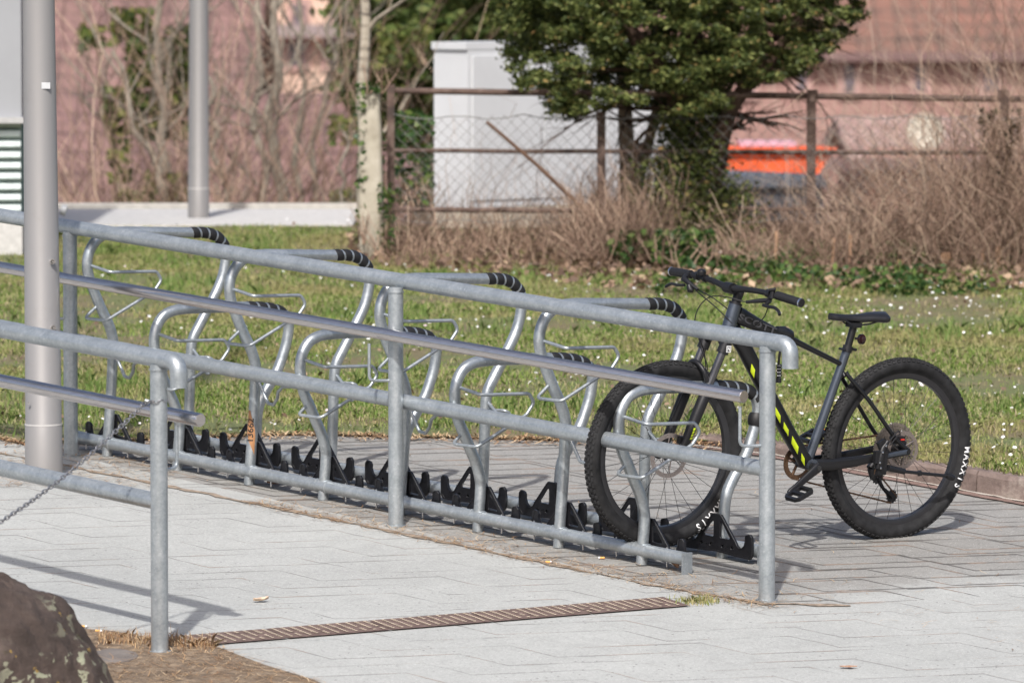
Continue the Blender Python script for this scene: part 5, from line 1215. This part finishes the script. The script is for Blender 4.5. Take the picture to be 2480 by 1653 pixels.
m = MB(); q0, q1 = pd(1640, 0, 46), pd(1890, 0, 46); z0_, z1_ = pd(0, 540, 46).z, pd(0, 403, 46).z; m.box(((q0.x + q1.x) / 2, 46.5, (z0_ + z1_) / 2), (q1.x - q0.x, 1.2, z1_ - z0_)); m.box(((q0.x + q1.x) / 2, 45.86, z1_ - .06), (q1.x - q0.x + .06, .06, .06))
tag(build(m, 'trailer', GB, smooth=False), 'blue grey covered trailer under the orange container', 'trailer')
DISH = plain('cream dish', (.66, .62, .52), .6, 0, .1, 3); dz_ = 60; dc = pd(2125, 303, dz_); dsh = thing('satellite_dish', 'round cream satellite dish among the twigs at the right', 'satellite dish', dc - Z1 * .5)
m = MB(); R_ = 44 * 1.0544 * dz_ / FP; m.lathe(dc, V((.1, -1, .25)), [(.001, -.06), (R_ * .5, -.045), (R_ * .85, -.01), (R_, .02), (R_ * .86, .0), (R_ * .5, -.035), (.001, -.048)], 40); build(m, 'reflector', DISH, dsh); build(MB().tube([dc + V((0, .1, 0)), dc + V((0, .25, -1.2))], .03, 8), 'mast', WIRE, dsh)
# ------------------------------------------------------------------ houses in the valley
def brickish(name, c1, c2, sc_=6):
    q_ = NT(name, .9); q_.col(q_.ramp(q_.noise(sc_, 5, .7), [(.3, c1), (.7, c2)])); return q_.m
def roof_mat(name, c1, c2):
    q_ = NT(name, .85); sx_ = q_.n('ShaderNodeSeparateXYZ'); q_.l(q_.co, sx_.inputs[0])
    fx = q_.m2('FRACT', q_.m2('MULTIPLY', sx_.outputs[0], 3.2)); fz = q_.m2('FRACT', q_.m2('MULTIPLY', sx_.outputs[2], 4.5))
    e_ = q_.m2('MULTIPLY', q_.step(fx, .0, .25), q_.step(fz, .0, .3)); f_ = q_.m2('ADD', q_.m2('MULTIPLY', e_, .22), q_.m2('MULTIPLY', q_.noise(2.2, 6, .8), .95))
    q_.col(q_.ramp(f_, [(.34, tuple(x * .30 for x in c1)), (.54, c1), (.82, c2)])); return q_.m
WIN = plain('dark window glass', (.12, .10, .12), .4)
def house(label, x0, x1, y, zg, ze, zr, depth, wall, roof, wins, frame_c, gable=.4):
    t = thing('house', label, 'house', V(((x0 + x1) / 2, y, zg)), 'houses in the valley'); m = MB(); m.box(((x0 + x1) / 2, y + depth / 2, (zg + ze) / 2), (x1 - x0, depth, ze - zg)); build(m, 'wall', wall, t, False)
    m = MB(); o1 = .22; th = .12
    vs = [(x0 - o1, y - o1, ze - .1), (x1 + o1, y - o1, ze - .1), (x1 + o1 - 0, y + depth / 2, zr), (x0 - o1, y + depth / 2, zr), (x1 + o1, y + depth + o1, ze - .1), (x0 - o1, y + depth + o1, ze - .1)]
    vs2 = [(a_, b_, c_ - .15) for a_, b_, c_ in vs]
    m.add(vs + vs2, [(0, 1, 2, 3), (3, 2, 4, 5), (7, 6, 9, 8), (8, 9, 11, 10), (0, 6, 7, 1), (1, 7, 8, 2), (2, 8, 10, 4), (0, 3, 9, 6), (3, 5, 11, 9), (5, 4, 10, 11)]); build(m, 'roof', roof, t, False)
    m = MB(); m.box(((x0 + x1) / 2, y - o1 - .07, ze - .16), (x1 - x0 + 1.1, .14, .14)); build(m, 'gutter', plain('gutter zinc ' + str(x0), (.20, .125, .12), .5, .3), t, False)
    for (wx, wz, ww, wh) in wins:
        m = MB(); m.box((wx, y - .02, wz), (ww + .2, .10, wh + .2)); wf = build(m, 'window', frame_c, t, False); m = MB(); m.box((wx, y - .05, wz), (ww, .08, wh)); build(m, 'pane', WIN, wf, False)
    return t
PINKW = brickish('pink sandstone wall', (.27, .155, .135), (.42, .255, .22), 2); PINKR = roof_mat('pinkish tiled roof', (.125, .074, .068), (.26, .15, .135)); CREAM = brickish('cream render', (.62, .42, .33), (.74, .53, .42), 1.5); ORR = roof_mat('orange brown roof', (.125, .078, .062), (.25, .12, .088))
FRM = plain('stone surround', (.45, .28, .25), .8)
# big pink roof filling the left, its ridge low enough to show the cream house
def W3(u, v, Z): return pd(u, v, Z)
yl = 66
a_, b_ = W3(-200, 0, yl), W3(905, 0, yl)
house('long house with pinkish tiled roof on the left behind the bare trees', a_.x, b_.x, yl, -12, W3(0, 560, yl).z, W3(0, 212, yl + 5).z, 10, PINKW, PINKR, [], FRM)
yl = 60; a_, b_ = W3(-250, 0, yl + 20), W3(545, 0, yl + 20)
house('nearer house with steep pinkish roof at the far left', a_.x, b_.x, yl + 20, -12, W3(0, 470, yl + 20).z, W3(0, -120, yl + 25).z, 10, PINKW, PINKR, [], FRM)
yl = 96
def wn_(u0, v0, u1, v1, Z=yl):
    a_, b_ = W3(u0, v0, Z), W3(u1, v1, Z); return ((a_.x + b_.x) / 2, (a_.z + b_.z) / 2, abs(b_.x - a_.x), abs(b_.z - a_.z))
house('cream rendered house with dark windows above the pinkish roof', W3(560, 0, yl).x, W3(1010, 0, yl).x, yl, -14, W3(0, -130, yl).z, W3(0, -260, yl).z, 8, CREAM, PINKR, [wn_(570, 92, 605, 142), wn_(665, 95, 700, 150), wn_(750, 92, 790, 150), wn_(850, 95, 885, 150), wn_(675, 10, 700, 55), wn_(770, 10, 800, 55)], FRM)
m = MB(); q0, q1 = W3(560, 70, yl), W3(1010, 76, yl); tag(build(m.box(((q0.x + q1.x) / 2, yl - .35, q0.z), (q1.x - q0.x, .25, .22)), 'awning_roof', plain('grey awning', (.30, .24, .235), .7), smooth=False), 'narrow grey canopy across the cream house front', 'canopy')
yl = 88
house('pink sandstone house with orange brown roof at the right', W3(1500, 0, yl).x, W3(2800, 0, yl).x, yl, -16, W3(0, 106, yl).z, W3(0, -240, yl + 4).z, 9, PINKW, ORR, [wn_(1938, 148, 1962, 212, yl), wn_(1830, 160, 1850, 205, yl), wn_(2100, 150, 2125, 210, yl), wn_(2260, 150, 2290, 210, yl), wn_(1700, 150, 1730, 215, yl), wn_(1560, 150, 1590, 215, yl)], FRM)
yl = 70
house('low reddish house behind the brambles at the right', W3(1990, 0, yl).x, W3(2900, 0, yl).x, yl, -12, W3(0, 345, yl).z, W3(0, 282, yl).z, 6, brickish('red brick wall', (.34, .155, .12), (.46, .24, .19), 3), roof_mat('faded roof', (.36, .22, .19), (.46, .33, .29)), [], FRM)
# distant wooded slope behind the houses
for i, (x, y, rr) in enumerate(((-30, 170, 9), (-14, 175, 8), (2, 180, 9), (18, 172, 8), (34, 176, 9))): pass
